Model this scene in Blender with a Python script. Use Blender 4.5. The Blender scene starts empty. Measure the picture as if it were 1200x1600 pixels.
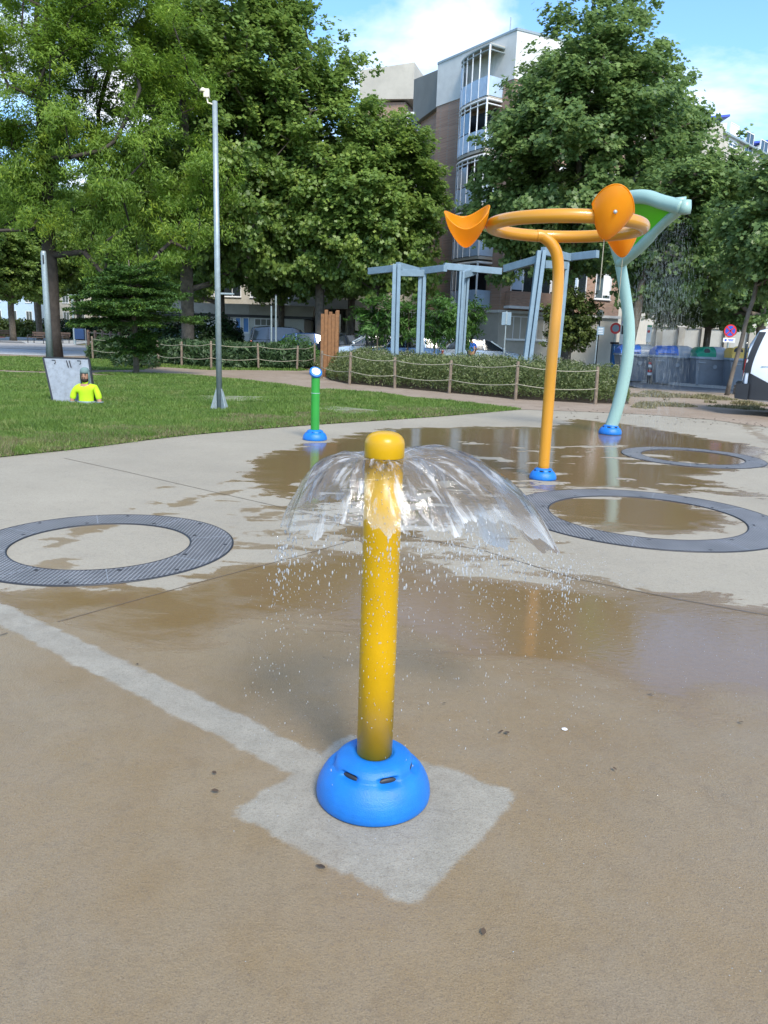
import bpy, bmesh, math, random
import numpy as np
from mathutils import Vector, Matrix, noise as mnoise

PI = math.pi
random.seed(7)
rng = np.random.default_rng(11)
scene = bpy.context.scene
col = scene.collection

# ------------------------------------------------------------------ camera
CAM_H, PITCH, ROLL, FPX = 1.5, 0.2263, 0.0337, 1200.0
cR = np.array([math.cos(ROLL), math.sin(PITCH)*math.sin(ROLL), math.cos(PITCH)*math.sin(ROLL)])
cU = np.array([-math.sin(ROLL), math.sin(PITCH)*math.cos(ROLL), math.cos(PITCH)*math.cos(ROLL)])
cF = np.array([0, math.cos(PITCH), -math.sin(PITCH)])
cd = bpy.data.cameras.new("camera"); cam = bpy.data.objects.new("camera", cd); col.objects.link(cam)
cd.sensor_fit = 'VERTICAL'; cd.sensor_height = 36.0; cd.lens = 36.0*FPX/1600.0
cd.clip_start = 0.05; cd.clip_end = 2000
cam.matrix_world = Matrix(((cR[0], cU[0], -cF[0], 0), (cR[1], cU[1], -cF[1], 0), (cR[2], cU[2], -cF[2], CAM_H), (0, 0, 0, 1)))
scene.camera = cam

# ------------------------------------------------------------------ light
SUN_EL, SUN_AZ = math.radians(46), math.radians(158)     # azimuth clockwise from +Y (behind, right of the viewer)
w = bpy.data.worlds.new("World"); scene.world = w; w.use_nodes = True
nt = w.node_tree; nt.nodes.clear()
def wn(t, **k):
    n = nt.nodes.new(t)
    for a, b in k.items(): setattr(n, a, b)
    return n
wo = wn('ShaderNodeOutputWorld'); bg = wn('ShaderNodeBackground'); bg.inputs[1].default_value = 0.15
sky = wn('ShaderNodeTexSky'); sky.sky_type = 'NISHITA'; sky.sun_disc = False
sky.sun_elevation = SUN_EL; sky.sun_rotation = SUN_AZ; sky.air_density = 1.0; sky.dust_density = 0.6; sky.ozone_density = 2.0
tc = wn('ShaderNodeTexCoord'); sep = wn('ShaderNodeSeparateXYZ'); nt.links.new(tc.outputs['Generated'], sep.inputs[0])
za = wn('ShaderNodeMath', operation='MAXIMUM'); nt.links.new(sep.outputs[2], za.inputs[0]); za.inputs[1].default_value = 0.02
zb = wn('ShaderNodeMath', operation='ADD'); nt.links.new(za.outputs[0], zb.inputs[0]); zb.inputs[1].default_value = 0.22
dx = wn('ShaderNodeMath', operation='DIVIDE'); nt.links.new(sep.outputs[0], dx.inputs[0]); nt.links.new(zb.outputs[0], dx.inputs[1])
dy = wn('ShaderNodeMath', operation='DIVIDE'); nt.links.new(sep.outputs[1], dy.inputs[0]); nt.links.new(zb.outputs[0], dy.inputs[1])
cmb = wn('ShaderNodeCombineXYZ'); nt.links.new(dx.outputs[0], cmb.inputs[0]); nt.links.new(dy.outputs[0], cmb.inputs[1]); cmb.inputs[2].default_value = 3.1
cn = wn('ShaderNodeTexNoise'); cn.inputs['Scale'].default_value = 1.7; cn.inputs['Detail'].default_value = 8; cn.inputs['Roughness'].default_value = 0.56
cn.inputs['Distortion'].default_value = 0.25
nt.links.new(cmb.outputs[0], cn.inputs['Vector'])
cr = wn('ShaderNodeValToRGB'); cr.color_ramp.elements[0].position = 0.48; cr.color_ramp.elements[1].position = 0.66
nt.links.new(cn.outputs[0], cr.inputs[0])
tint = wn('ShaderNodeMix', data_type='RGBA', blend_type='MULTIPLY'); tint.inputs[0].default_value = 1.0
nt.links.new(sky.outputs[0], tint.inputs[6]); tint.inputs[7].default_value = (0.80, 1.04, 1.24, 1)
mixc = wn('ShaderNodeMix', data_type='RGBA'); nt.links.new(cr.outputs[0], mixc.inputs[0])
nt.links.new(tint.outputs[2], mixc.inputs[6]); mixc.inputs[7].default_value = (4.9, 5.1, 5.5, 1)
nt.links.new(mixc.outputs[2], bg.inputs[0]); nt.links.new(bg.outputs[0], wo.inputs[0])
sd = bpy.data.lights.new("sun", 'SUN'); sd.energy = 2.7; sd.angle = math.radians(18); sd.color = (1.0, 0.93, 0.82)
so = bpy.data.objects.new("sun", sd); col.objects.link(so)
sdir = Vector((math.sin(SUN_AZ)*math.cos(SUN_EL), math.cos(SUN_AZ)*math.cos(SUN_EL), math.sin(SUN_EL)))
so.rotation_euler = sdir.to_track_quat('Z', 'Y').to_euler()
so.location = (0, 0, 40)
scene.view_settings.view_transform = 'Standard'; scene.view_settings.look = 'None'
scene.view_settings.exposure = 0.95; scene.view_settings.gamma = 1
scene.render.engine = 'CYCLES'
scene.cycles.max_bounces = 10; scene.cycles.transparent_max_bounces = 24
scene.cycles.diffuse_bounces = 6; scene.cycles.glossy_bounces = 3; scene.cycles.transmission_bounces = 6
scene.cycles.caustics_reflective = False; scene.cycles.caustics_refractive = False
try: scene.cycles.use_denoising = True
except Exception: pass

# ------------------------------------------------------------------ pixel helpers (photo pixels -> real places)
def ray(px, py): return (px-600)/FPX*cR-(py-800)/FPX*cU+cF
def G(px, py, z=0.0):
    d = ray(px, py); t = (z-CAM_H)/d[2]; return Vector((d[0]*t, d[1]*t, z))
def PY(px, py, y):
    d = ray(px, py); t = y/d[1]; return Vector((d[0]*t, y, CAM_H+d[2]*t))

# ------------------------------------------------------------------ mesh helpers
class MB:
    def __init__(s): s.v = []; s.f = []
    def add(s, vs, fs):
        o = len(s.v); s.v += [tuple(map(float, v)) for v in vs]; s.f += [tuple(i+o for i in f) for f in fs]; return s
    def box(s, c, size, rz=0.0, M=None):
        x, y, z = size[0]/2, size[1]/2, size[2]/2
        vs = [Vector((i*x, j*y, k*z)) for k in (-1, 1) for j in (-1, 1) for i in (-1, 1)]
        R = Matrix.Rotation(rz, 3, 'Z') if M is None else M
        vs = [R @ v+Vector(c) for v in vs]
        return s.add(vs, [(0, 2, 3, 1), (4, 5, 7, 6), (0, 1, 5, 4), (2, 6, 7, 3), (0, 4, 6, 2), (1, 3, 7, 5)])
    def beam(s, a, b, wd, ht):
        a = Vector(a); b = Vector(b); d = (b-a); L = d.length; d.normalize()
        up = Vector((0, 0, 1)) if abs(d.z) < 0.9 else Vector((0, 1, 0))
        x = d.cross(up).normalized(); z = x.cross(d).normalized()
        M = Matrix((x, d, z)).transposed()
        return s.box((a+b)/2, (wd, L, ht), M=M)
    def tube(s, pts, rad, n=12, closed=False, caps=True):
        pts = [Vector(p) for p in pts]; m = len(pts)
        if not hasattr(rad, '__len__'): rad = [rad]*m
        rings = []; prev = None
        for i, p in enumerate(pts):
            if closed: t = pts[(i+1) % m]-pts[i-1]
            else: t = pts[min(i+1, m-1)]-pts[max(i-1, 0)]
            t.normalize()
            if prev is None:
                a = Vector((0, 0, 1)) if abs(t.z) < 0.9 else Vector((1, 0, 0))
                prev = (a-t*a.dot(t)).normalized()
            else: prev = (prev-t*prev.dot(t)).normalized()
            b = t.cross(prev)
            rings.append([p+(prev*math.cos(k*2*PI/n)+b*math.sin(k*2*PI/n))*rad[i] for k in range(n)])
        vs = [v for r_ in rings for v in r_]; fs = []
        for i in range(m if closed else m-1):
            j = (i+1) % m
            for k in range(n): fs.append((i*n+k, i*n+(k+1) % n, j*n+(k+1) % n, j*n+k))
        if caps and not closed: fs += [tuple(range(n-1, -1, -1)), tuple((m-1)*n+k for k in range(n))]
        return s.add(vs, fs)
    def lathe(s, prof, n=32, c=(0, 0, 0), fn=None, M=None):
        vs = []; c = Vector(c)
        for i, (r_, z) in enumerate(prof):
            for k in range(n):
                a = k*2*PI/n; rr = fn(r_, z, a) if fn else r_
                v = Vector((rr*math.cos(a), rr*math.sin(a), z))
                if M: v = M @ v
                vs.append(v+c)
        fs = [(i*n+k, i*n+(k+1) % n, (i+1)*n+(k+1) % n, (i+1)*n+k) for i in range(len(prof)-1) for k in range(n)]
        fs += [tuple(range(n-1, -1, -1)), tuple((len(prof)-1)*n+k for k in range(n))]
        return s.add(vs, fs)
    def prism(s, poly, a, b):                       # poly: list of 3D points, extruded by vector from a offset to b offset
        n = len(poly); a = Vector(a); b = Vector(b)
        vs = [Vector(p)+a for p in poly]+[Vector(p)+b for p in poly]
        fs = [tuple(range(n-1, -1, -1)), tuple(range(n, 2*n))]+[(i, (i+1) % n, (i+1) % n+n, i+n) for i in range(n)]
        return s.add(vs, fs)
    def loft(s, secs, caps=True):
        n = len(secs[0]); vs = [p for q in secs for p in q]; fs = []
        for i in range(len(secs)-1):
            for k in range(n): fs.append((i*n+k, i*n+(k+1) % n, (i+1)*n+(k+1) % n, (i+1)*n+k))
        if caps: fs += [tuple(range(n-1, -1, -1)), tuple((len(secs)-1)*n+k for k in range(n))]
        return s.add(vs, fs)
    def build(s, name, mat, parent=None, smooth=False, bevel=0, sub=0):
        me = bpy.data.meshes.new(name); me.from_pydata(s.v, [], s.f); me.update()
        bm = bmesh.new(); bm.from_mesh(me); bmesh.ops.recalc_face_normals(bm, faces=bm.faces[:]); bm.to_mesh(me); bm.free()
        o = bpy.data.objects.new(name, me); col.objects.link(o); me.materials.append(mat)
        if smooth is True: me.polygons.foreach_set('use_smooth', [True]*len(me.polygons))
        elif smooth:                                        # angle limited
            me.polygons.foreach_set('use_smooth', [True]*len(me.polygons)); me.set_sharp_from_angle(angle=smooth)
        if bevel:
            m = o.modifiers.new('bevel', 'BEVEL'); m.width = bevel; m.segments = 2; m.limit_method = 'ANGLE'
        if sub:
            m = o.modifiers.new('sub', 'SUBSURF'); m.levels = sub; m.render_levels = sub
        if parent: o.parent = parent
        return o

def tag(o, label, cat=None, group=None, kind=None):
    if label: o['label'] = label
    if cat: o['category'] = cat
    if group: o['group'] = group
    if kind: o['kind'] = kind
    return o
def thing(name, label, cat, loc=(0, 0, 0), rz=0.0, group=None):
    o = bpy.data.objects.new(name, None); col.objects.link(o); o.location = loc; o.rotation_euler = (0, 0, rz)
    o.empty_display_size = 0.1
    return tag(o, label, cat, group)
def copy_tree(o, parent=None):
    c = o.copy(); col.objects.link(c); c.parent = parent
    for ch in list(o.children): copy_tree(ch, c)
    return c
def dup(root, loc, rz, label, scale=1.0, group=None):
    c = copy_tree(root); c.location = loc; c.rotation_euler = (0, 0, rz); c.scale = (scale,)*3 if not hasattr(scale, '__len__') else scale
    c['label'] = label
    if group: c['group'] = group
    return c
def poly_mesh(V, npv, name, mat, parent=None):             # V: (N,npv,3) array, one polygon each
    N = V.shape[0]; me = bpy.data.meshes.new(name)
    me.vertices.add(N*npv); me.vertices.foreach_set('co', np.ascontiguousarray(V, dtype=np.float32).ravel())
    me.loops.add(N*npv); me.loops.foreach_set('vertex_index', np.arange(N*npv, dtype=np.int32))
    me.polygons.add(N); me.polygons.foreach_set('loop_start', np.arange(0, N*npv, npv, dtype=np.int32))
    me.polygons.foreach_set('loop_total', np.full(N, npv, dtype=np.int32))
    me.update(calc_edges=True); me.validate()
    o = bpy.data.objects.new(name, me); col.objects.link(o); me.materials.append(mat)
    if parent: o.parent = parent
    return o

# ------------------------------------------------------------------ materials
def new_mat(name):
    m = bpy.data.materials.new(name); m.use_nodes = True
    return m, m.node_tree, m.node_tree.nodes['Principled BSDF'], m.node_tree.nodes['Material Output']
def nd(t, ty, **k):
    n = t.nodes.new(ty)
    for a, b in k.items(): setattr(n, a, b)
    return n
def lk(t, a, b): t.links.new(a, b)
def math_(t, op, a, b=None, clamp=False):
    n = nd(t, 'ShaderNodeMath', operation=op); n.use_clamp = clamp
    for i, x in enumerate((a, b)):
        if x is None: continue
        if isinstance(x, (int, float)): n.inputs[i].default_value = x
        else: lk(t, x, n.inputs[i])
    return n.outputs[0]
def mixcol(t, fac, a, b, bt='MIX'):
    n = nd(t, 'ShaderNodeMix', data_type='RGBA', blend_type=bt)
    for i, x in ((0, fac), (6, a), (7, b)):
        if isinstance(x, (int, float)): n.inputs[i].default_value = x
        elif isinstance(x, tuple): n.inputs[i].default_value = (*x[:3], 1)
        else: lk(t, x, n.inputs[i])
    return n.outputs[2]
def noise(t, scale, detail=4, rough=0.55, vec=None, dist=0.0):
    n = nd(t, 'ShaderNodeTexNoise'); n.inputs['Scale'].default_value = scale; n.inputs['Detail'].default_value = detail
    n.inputs['Roughness'].default_value = rough; n.inputs['Distortion'].default_value = dist
    if vec is not None: lk(t, vec, n.inputs['Vector'])
    return n.outputs[0]
def ramp(t, fac, a, b, ca=(0, 0, 0), cb=(1, 1, 1)):
    n = nd(t, 'ShaderNodeValToRGB'); e = n.color_ramp.elements
    e[0].position = a; e[1].position = b; e[0].color = (*ca, 1); e[1].color = (*cb, 1); lk(t, fac, n.inputs[0]); return n.outputs[0]
def objco(t): return nd(t, 'ShaderNodeTexCoord').outputs['Object']
def bump(t, h, strength, dist, bs, normal=None):
    n = nd(t, 'ShaderNodeBump'); n.inputs['Strength'].default_value = strength; n.inputs['Distance'].default_value = dist
    lk(t, h, n.inputs['Height']); lk(t, n.outputs[0], bs.inputs['Normal']); return n
def pm(name, c, rough=0.5, metal=0.0, var=0.12, scale=3.0, bmp=0.0, bscale=60, dirt=0.0, spec=0.5, coat=0.0):
    m, t, bs, out = new_mat(name); co = objco(t)
    nz = noise(t, scale, 5, 0.6, co)
    v = ramp(t, nz, 0.3, 0.7, tuple(x*(1-var) for x in c), tuple(min(1, x*(1+var)) for x in c))
    if dirt:
        dn = ramp(t, noise(t, scale*2.7, 6, 0.7, co), 0.48, 0.72)
        v = mixcol(t, math_(t, 'MULTIPLY', dn, dirt), v, (0.09, 0.075, 0.055))
    lk(t, v, bs.inputs['Base Color'])
    rr = nd(t, 'ShaderNodeMapRange'); rr.inputs[3].default_value = max(0.02, rough-0.08); rr.inputs[4].default_value = min(1, rough+0.1)
    lk(t, noise(t, scale*4, 4, 0.6, co), rr.inputs[0]); lk(t, rr.outputs[0], bs.inputs['Roughness'])
    bs.inputs['Metallic'].default_value = metal; bs.inputs['Specular IOR Level'].default_value = spec
    bs.inputs['Coat Weight'].default_value = coat; bs.inputs['Coat Roughness'].default_value = 0.08
    if bmp: bump(t, noise(t, bscale, 5, 0.6, co), bmp, 0.01, bs)
    return m
def leaf_mat(name, dark, light, tip=None, trans=0.3, nscale=0.7, rough=0.55):
    m, t, bs, out = new_mat(name); g = nd(t, 'ShaderNodeNewGeometry')
    c = ramp(t, g.outputs['Random Per Island'], 0.0, 1.0, dark, light)
    co = objco(t); nz = ramp(t, noise(t, nscale, 4, 0.6, co), 0.35, 0.68)
    c = mixcol(t, math_(t, 'MULTIPLY', nz, 0.55), c, light)
    if tip:
        k = math_(t, 'MULTIPLY', ramp(t, noise(t, nscale*1.7, 4, 0.6, co), 0.51, 0.66), ramp(t, g.outputs['Random Per Island'], 0.2, 0.9))
        c = mixcol(t, k, c, tip)
    lk(t, c, bs.inputs['Base Color']); bs.inputs['Roughness'].default_value = rough; bs.inputs['Specular IOR Level'].default_value = 0.4
    tr = nd(t, 'ShaderNodeBsdfTranslucent'); lk(t, mixcol(t, 0.5, c, light), tr.inputs[0])
    mx = nd(t, 'ShaderNodeMixShader'); mx.inputs[0].default_value = trans
    lk(t, bs.outputs[0], mx.inputs[1]); lk(t, tr.outputs[0], mx.inputs[2]); lk(t, mx.outputs[0], out.inputs[0])
    return m
def plain(name, c, rough=0.5, metal=0.0): return pm(name, c, rough, metal, var=0.06)

M = {}
M['yellow'] = pm('yellow_paint', (0.50, 0.285, 0.003), 0.30, var=0.08, scale=6, bmp=0.05, bscale=180, spec=0.35)
M['orange_yellow'] = pm('orange_yellow_paint', (0.53, 0.235, 0.013), 0.30, var=0.03, scale=1.5, coat=0.3)
M['blue'] = pm('blue_rubber', (0.004, 0.145, 0.50), 0.42, var=0.12, scale=14, bmp=0.25, bscale=260)
M['green_paint'] = pm('green_paint', (0.02, 0.26, 0.03), 0.3, var=0.08, scale=5, coat=0.3)
M['aqua'] = pm('pale_aqua_paint', (0.27, 0.42, 0.38), 0.38, var=0.05, scale=1.5)
M['lime'] = pm('lime_panel', (0.11, 0.50, 0.015), 0.4, var=0.08, scale=4)
M['galv'] = pm('galvanised_steel', (0.29, 0.34, 0.35), 0.45, 0.35, var=0.15, scale=14)
M['bluesteel'] = pm('blue_grey_steel', (0.19, 0.27, 0.33), 0.5, 0.1, var=0.12, scale=5)
M['plate'] = pm('worn_steel_plate', (0.27, 0.295, 0.32), 0.5, 0.3, var=0.14, scale=6, dirt=0.35)
M['dark'] = pm('dark_plastic', (0.02, 0.022, 0.027), 0.5, var=0.2)
M['rubber'] = pm('tyre_rubber', (0.018, 0.018, 0.02), 0.8)
M['glass'] = pm('window_glass', (0.02, 0.028, 0.035), 0.06, var=0.2, spec=0.8)
M['bluelight'] = pm('light_blue_panel', (0.40, 0.52, 0.66), 0.35, var=0.1)
M['white'] = pm('white_paint', (0.74, 0.75, 0.76), 0.4, var=0.05, dirt=0.08)
M['vanwhite'] = pm('van_white_paint', (0.66, 0.72, 0.80), 0.25, var=0.03, coat=0.6)
M['render_white'] = pm('white_render', (0.60, 0.60, 0.57), 0.85, var=0.08, scale=1.0, dirt=0.10, bmp=0.1)
M['render_beige'] = pm('beige_render', (0.44, 0.41, 0.35), 0.85, var=0.1, scale=0.8, dirt=0.12, bmp=0.1)
M['render_grey'] = pm('grey_render', (0.20, 0.20, 0.18), 0.85, var=0.1, scale=0.8, dirt=0.1)
M['concrete'] = pm('concrete', (0.36, 0.34, 0.30), 0.85, var=0.15, scale=0.9, dirt=0.2, bmp=0.15)
M['blue_shutter'] = pm('blue_shutter', (0.08, 0.22, 0.50), 0.6, var=0.15)
M['wood'] = pm('larch_timber', (0.20, 0.088, 0.028), 0.65, var=0.25, scale=9, dirt=0.15)
M['postwood'] = pm('weathered_post_wood', (0.18, 0.135, 0.095), 0.8, var=0.25, scale=12, dirt=0.2)
M['rope'] = pm('pale_rope', (0.33, 0.30, 0.22), 0.9, var=0.2, scale=20)
M['bark'] = pm('grey_bark', (0.13, 0.105, 0.08), 0.9, var=0.4, scale=5, bmp=0.6, bscale=14)
M['bark_dark'] = pm('dark_bark', (0.045, 0.036, 0.030), 0.95, var=0.4, scale=5, bmp=0.6, bscale=14)
M['ash'] = leaf_mat('ash_leaves', (0.08, 0.155, 0.030), (0.23, 0.36, 0.045), (0.46, 0.57, 0.06), 0.52, 0.35)
M['plane'] = leaf_mat('plane_leaves', (0.085, 0.155, 0.040), (0.235, 0.345, 0.075), (0.36, 0.46, 0.09), 0.5, 0.4, 0.42)
M['plane_dark'] = leaf_mat('plane_leaves_dark', (0.075, 0.145, 0.052), (0.21, 0.31, 0.095), (0.28, 0.38, 0.10), 0.5, 0.4, 0.40)
M['cedar'] = leaf_mat('fir_needles', (0.016, 0.050, 0.014), (0.075, 0.15, 0.022), (0.17, 0.28, 0.03), 0.25, 1.6)
M['round'] = leaf_mat('round_tree_leaves', (0.045, 0.07, 0.014), (0.13, 0.17, 0.035), None, 0.3, 1.2)
M['young'] = leaf_mat('young_tree_leaves', (0.03, 0.085, 0.018), (0.09, 0.20, 0.035), None, 0.35, 1.2)
M['hedge'] = leaf_mat('bed_shrub_leaves', (0.040, 0.065, 0.020), (0.15, 0.19, 0.058), (0.25, 0.27, 0.11), 0.3, 0.8)
M['strap'] = leaf_mat('strap_leaves', (0.015, 0.036, 0.016), (0.065, 0.115, 0.038), None, 0.2, 1.0)
M['laurel'] = leaf_mat('laurel_leaves', (0.010, 0.025, 0.010), (0.038, 0.075, 0.020), None, 0.15, 1.0, 0.4)
M['grass'] = leaf_mat('grass_blades', (0.055, 0.115, 0.020), (0.18, 0.28, 0.050), (0.32, 0.33, 0.12), 0.4, 0.9)
M['drygrass'] = leaf_mat('dry_grass', (0.10, 0.11, 0.04), (0.27, 0.23, 0.12), None, 0.25, 0.9)
M['flower'] = pm('pale_flowers', (0.42, 0.39, 0.28), 0.8, var=0.1)
M['skin'] = pm('skin', (0.36, 0.19, 0.12), 0.5, var=0.06)
M['hair'] = pm('dark_hair', (0.03, 0.018, 0.012), 0.8)
M['hivis'] = pm('hi_vis_shirt', (0.42, 0.66, 0.01), 0.8, var=0.1, scale=8)
M['cap'] = pm('grey_green_cap', (0.13, 0.20, 0.19), 0.85, var=0.15)
M['grey_cloth'] = pm('grey_cloth', (0.17, 0.21, 0.24), 0.85, var=0.15)
M['blue_cloth'] = pm('blue_shirt', (0.02, 0.11, 0.50), 0.85, var=0.12)
M['bin'] = pm('dark_grey_bin_plastic', (0.17, 0.19, 0.22), 0.5, var=0.12, scale=3, dirt=0.1)
M['bin_lid_grey'] = pm('grey_lid_plastic', (0.24, 0.28, 0.33), 0.35, var=0.1)
M['lid_blue'] = pm('blue_lid_plastic', (0.03, 0.13, 0.46), 0.35, var=0.1)
M['lid_green'] = pm('green_lid_plastic', (0.01, 0.20, 0.12), 0.35, var=0.1)
M['lid_yellow'] = pm('yellow_lid_plastic', (0.62, 0.40, 0.09), 0.4, var=0.1)
M['sign_red'] = plain('sign_red', (0.55, 0.015, 0.02), 0.4)
M['sign_white'] = plain('sign_white', (0.75, 0.75, 0.75), 0.4)
M['sign_blue'] = plain('sign_blue', (0.015, 0.07, 0.50), 0.4)
M['sign_green'] = plain('sign_green', (0.02, 0.30, 0.15), 0.4)
M['globe'] = pm('globe_plastic', (0.72, 0.66, 0.50), 0.3, var=0.06)
M['kiosk'] = plain('kiosk_blue', (0.02, 0.14, 0.36), 0.4)
M['car_dark'] = pm('dark_car_paint', (0.015, 0.02, 0.035), 0.2, 0.3, var=0.05, coat=0.8)
M['car_blue'] = pm('blue_car_paint', (0.03, 0.10, 0.32), 0.2, 0.3, var=0.05, coat=0.8)
M['car_steel'] = pm('steel_blue_car_paint', (0.10, 0.19, 0.36), 0.25, 0.3, var=0.05, coat=0.8)
M['car_silver'] = pm('silver_car_paint', (0.48, 0.53, 0.58), 0.25, 0.5, var=0.05, coat=0.8)
M['car_white'] = pm('white_car_paint', (0.70, 0.72, 0.74), 0.25, 0.0, var=0.03, coat=0.8)
M['car_red'] = pm('red_car_paint', (0.34, 0.02, 0.035), 0.25, 0.1, var=0.05, coat=0.8)
M['lamp_red'] = plain('tail_lamp_red', (0.4, 0.01, 0.01), 0.2)
M['lamp_clear'] = plain('headlamp_clear', (0.7, 0.72, 0.75), 0.1)
M['blueroof'] = plain('blue_roof_sheet', (0.03, 0.07, 0.45), 0.5)
M['leaf_litter'] = pm('dry_leaf', (0.07, 0.045, 0.025), 0.8, var=0.4)

M['mossy'] = pm('mossy_concrete', (0.19, 0.20, 0.12), 0.9, var=0.25, scale=2, dirt=0.3, bmp=0.2)
def brick_mat():
    m, t, bs, out = new_mat('brown_brick'); co = objco(t)
    sp = nd(t, 'ShaderNodeSeparateXYZ'); lk(t, co, sp.inputs[0])
    cb = nd(t, 'ShaderNodeCombineXYZ'); lk(t, math_(t, 'ADD', sp.outputs[0], math_(t, 'MULTIPLY', sp.outputs[1], 0.9)), cb.inputs[0]); lk(t, sp.outputs[2], cb.inputs[1])
    b = nd(t, 'ShaderNodeTexBrick'); lk(t, cb.outputs[0], b.inputs['Vector']); b.inputs['Scale'].default_value = 1.0
    b.inputs['Brick Width'].default_value = 0.29; b.inputs['Row Height'].default_value = 0.075; b.inputs['Mortar Size'].default_value = 0.012
    b.inputs['Color1'].default_value = (0.29, 0.155, 0.10, 1); b.inputs['Color2'].default_value = (0.42, 0.245, 0.165, 1); b.inputs['Mortar'].default_value = (0.28, 0.24, 0.20, 1)
    c = mixcol(t, math_(t, 'MULTIPLY', ramp(t, noise(t, 0.5, 5, 0.6, co), 0.35, 0.7), 0.4), b.outputs[0], (0.30, 0.23, 0.19))
    lk(t, c, bs.inputs['Base Color']); bs.inputs['Roughness'].default_value = 0.9
    return m
M['brick'] = brick_mat()

def ground_mat(name, ca, cb_, cc, s=0.5, fine=30, rough=0.95, bmp=0.5):
    m, t, bs, out = new_mat(name); co = objco(t)
    c = mixcol(t, ramp(t, noise(t, s, 6, 0.6, co), 0.35, 0.66), ca, cb_)
    c = mixcol(t, math_(t, 'MULTIPLY', ramp(t, noise(t, s*6, 6, 0.7, co), 0.52, 0.68), 0.6), c, cc)
    c = mixcol(t, math_(t, 'MULTIPLY', ramp(t, noise(t, fine, 5, 0.7, co), 0.4, 0.7), 0.3), c, (0.05, 0.04, 0.03))
    lk(t, c, bs.inputs['Base Color']); bs.inputs['Roughness'].default_value = rough; bs.inputs['Specular IOR Level'].default_value = 0.2
    bump(t, noise(t, fine, 5, 0.7, co), bmp, 0.02, bs)
    return m
M['dirt'] = ground_mat('sandy_dirt', (0.26, 0.20, 0.145), (0.32, 0.26, 0.20), (0.17, 0.13, 0.09))
M['lawn_soil'] = ground_mat('lawn_soil', (0.055, 0.085, 0.025), (0.085, 0.11, 0.03), (0.10, 0.08, 0.04), 0.8)
M['bed_soil'] = ground_mat('bed_soil', (0.06, 0.045, 0.03), (0.08, 0.06, 0.04), (0.05, 0.04, 0.03), 0.8)
M['far_ground'] = ground_mat('park_ground', (0.24, 0.20, 0.13), (0.15, 0.17, 0.07), (0.30, 0.24, 0.16), 0.12, 12)
M['asphalt'] = ground_mat('asphalt', (0.13, 0.135, 0.145), (0.17, 0.175, 0.185), (0.10, 0.10, 0.11), 0.6, 60, 0.85, 0.2)
M['paving'] = ground_mat('pale_paving', (0.40, 0.42, 0.44), (0.46, 0.47, 0.48), (0.34, 0.35, 0.36), 0.5, 20, 0.85, 0.1)
M['pavement'] = ground_mat('pavement', (0.36, 0.35, 0.34), (0.42, 0.41, 0.39), (0.30, 0.29, 0.27), 0.5, 20, 0.85, 0.1)
M['joint'] = plain('joint_filler', (0.10, 0.075, 0.05), 0.8)

# ------------------------------------------------------------------ plaza slab
def poly_sdf(P, poly):
    d = np.full(len(P), 1e9); inside = np.zeros(len(P), bool); n = len(poly)
    for i in range(n):
        a = np.array(poly[i][:2], float); b = np.array(poly[(i+1) % n][:2], float)
        ab = b-a; t = np.clip(((P-a)@ab)/(ab@ab+1e-12), 0, 1)
        d = np.minimum(d, np.hypot(*(P-(a+t[:, None]*ab)).T))
        c = ((a[1] > P[:, 1]) != (b[1] > P[:, 1])) & (P[:, 0] < (b[0]-a[0])*(P[:, 1]-a[1])/(b[1]-a[1]+1e-12)+a[0])
        inside ^= c
    return np.where(inside, d, -d)
def line_sdf(P, pts, wd):
    d = np.full(len(P), 1e9)
    for a, b in zip(pts[:-1], pts[1:]):
        a = np.array(a[:2], float); b = np.array(b[:2], float); ab = b-a
        t = np.clip(((P-a)@ab)/(ab@ab+1e-12), 0, 1); d = np.minimum(d, np.hypot(*(P-(a+t[:, None]*ab)).T))
    return wd-d
def gp(pts): return [tuple(G(*p))[:2] for p in pts]
RINGS = [((-1.97, 5.18), 0.897, 0.611), ((2.33, 6.70), 1.172, 0.852), ((4.22, 10.52), 0.93, 0.68)]
xs = np.arange(-9, 20.01, 0.05); ys = np.arange(-2, 19.01, 0.05)
X, Yg = np.meshgrid(xs, ys); P = np.c_[X.ravel(), Yg.ravel()]
wet = poly_sdf(P, [(-9, 3.2)]+gp([(0, 925), (60, 918), (250, 912), (370, 880), (450, 865), (560, 850), (640, 856), (700, 885), (800, 905), (930, 900), (1000, 915), (1200, 945)])+[(20, 6.0), (20, -2), (-9, -2)])
W3 = gp([(375, 745), (395, 716), (470, 698), (600, 669), (760, 667), (860, 668), (900, 654), (1000, 666), (1200, 700), (1200, 728), (1080, 745), (1200, 775), (1000, 768), (900, 762), (830, 770), (790, 790), (700, 822), (640, 848), (560, 850), (520, 815), (430, 775)])
w3 = poly_sdf(P, W3)
wet = np.maximum(wet, w3)
wet = np.maximum(wet, (0.84-np.hypot(P[:, 0]-2.28, P[:, 1]-6.83)))
for ln, wd in (([(240, 808), (262, 795), (300, 780), (380, 765), (460, 752)], 0.035), ([(330, 830), (370, 822), (410, 808), (470, 790)], 0.04), ([(365, 842), (400, 838), (460, 822)], 0.03), ([(368, 862), (420, 855), (480, 840)], 0.05),
               ([(124, 829), (146, 826)], 0.05), ([(85, 851), (98, 846)], 0.04), ([(92, 876), (118, 868)], 0.045), ([(72, 885), (92, 884)], 0.035), ([(205, 795), (240, 788)], 0.035), ([(253, 762), (273, 758)], 0.035), ([(1150, 655), (1200, 690)], 0.1)):
    wet = np.maximum(wet, line_sdf(P, gp(ln), wd))
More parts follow.
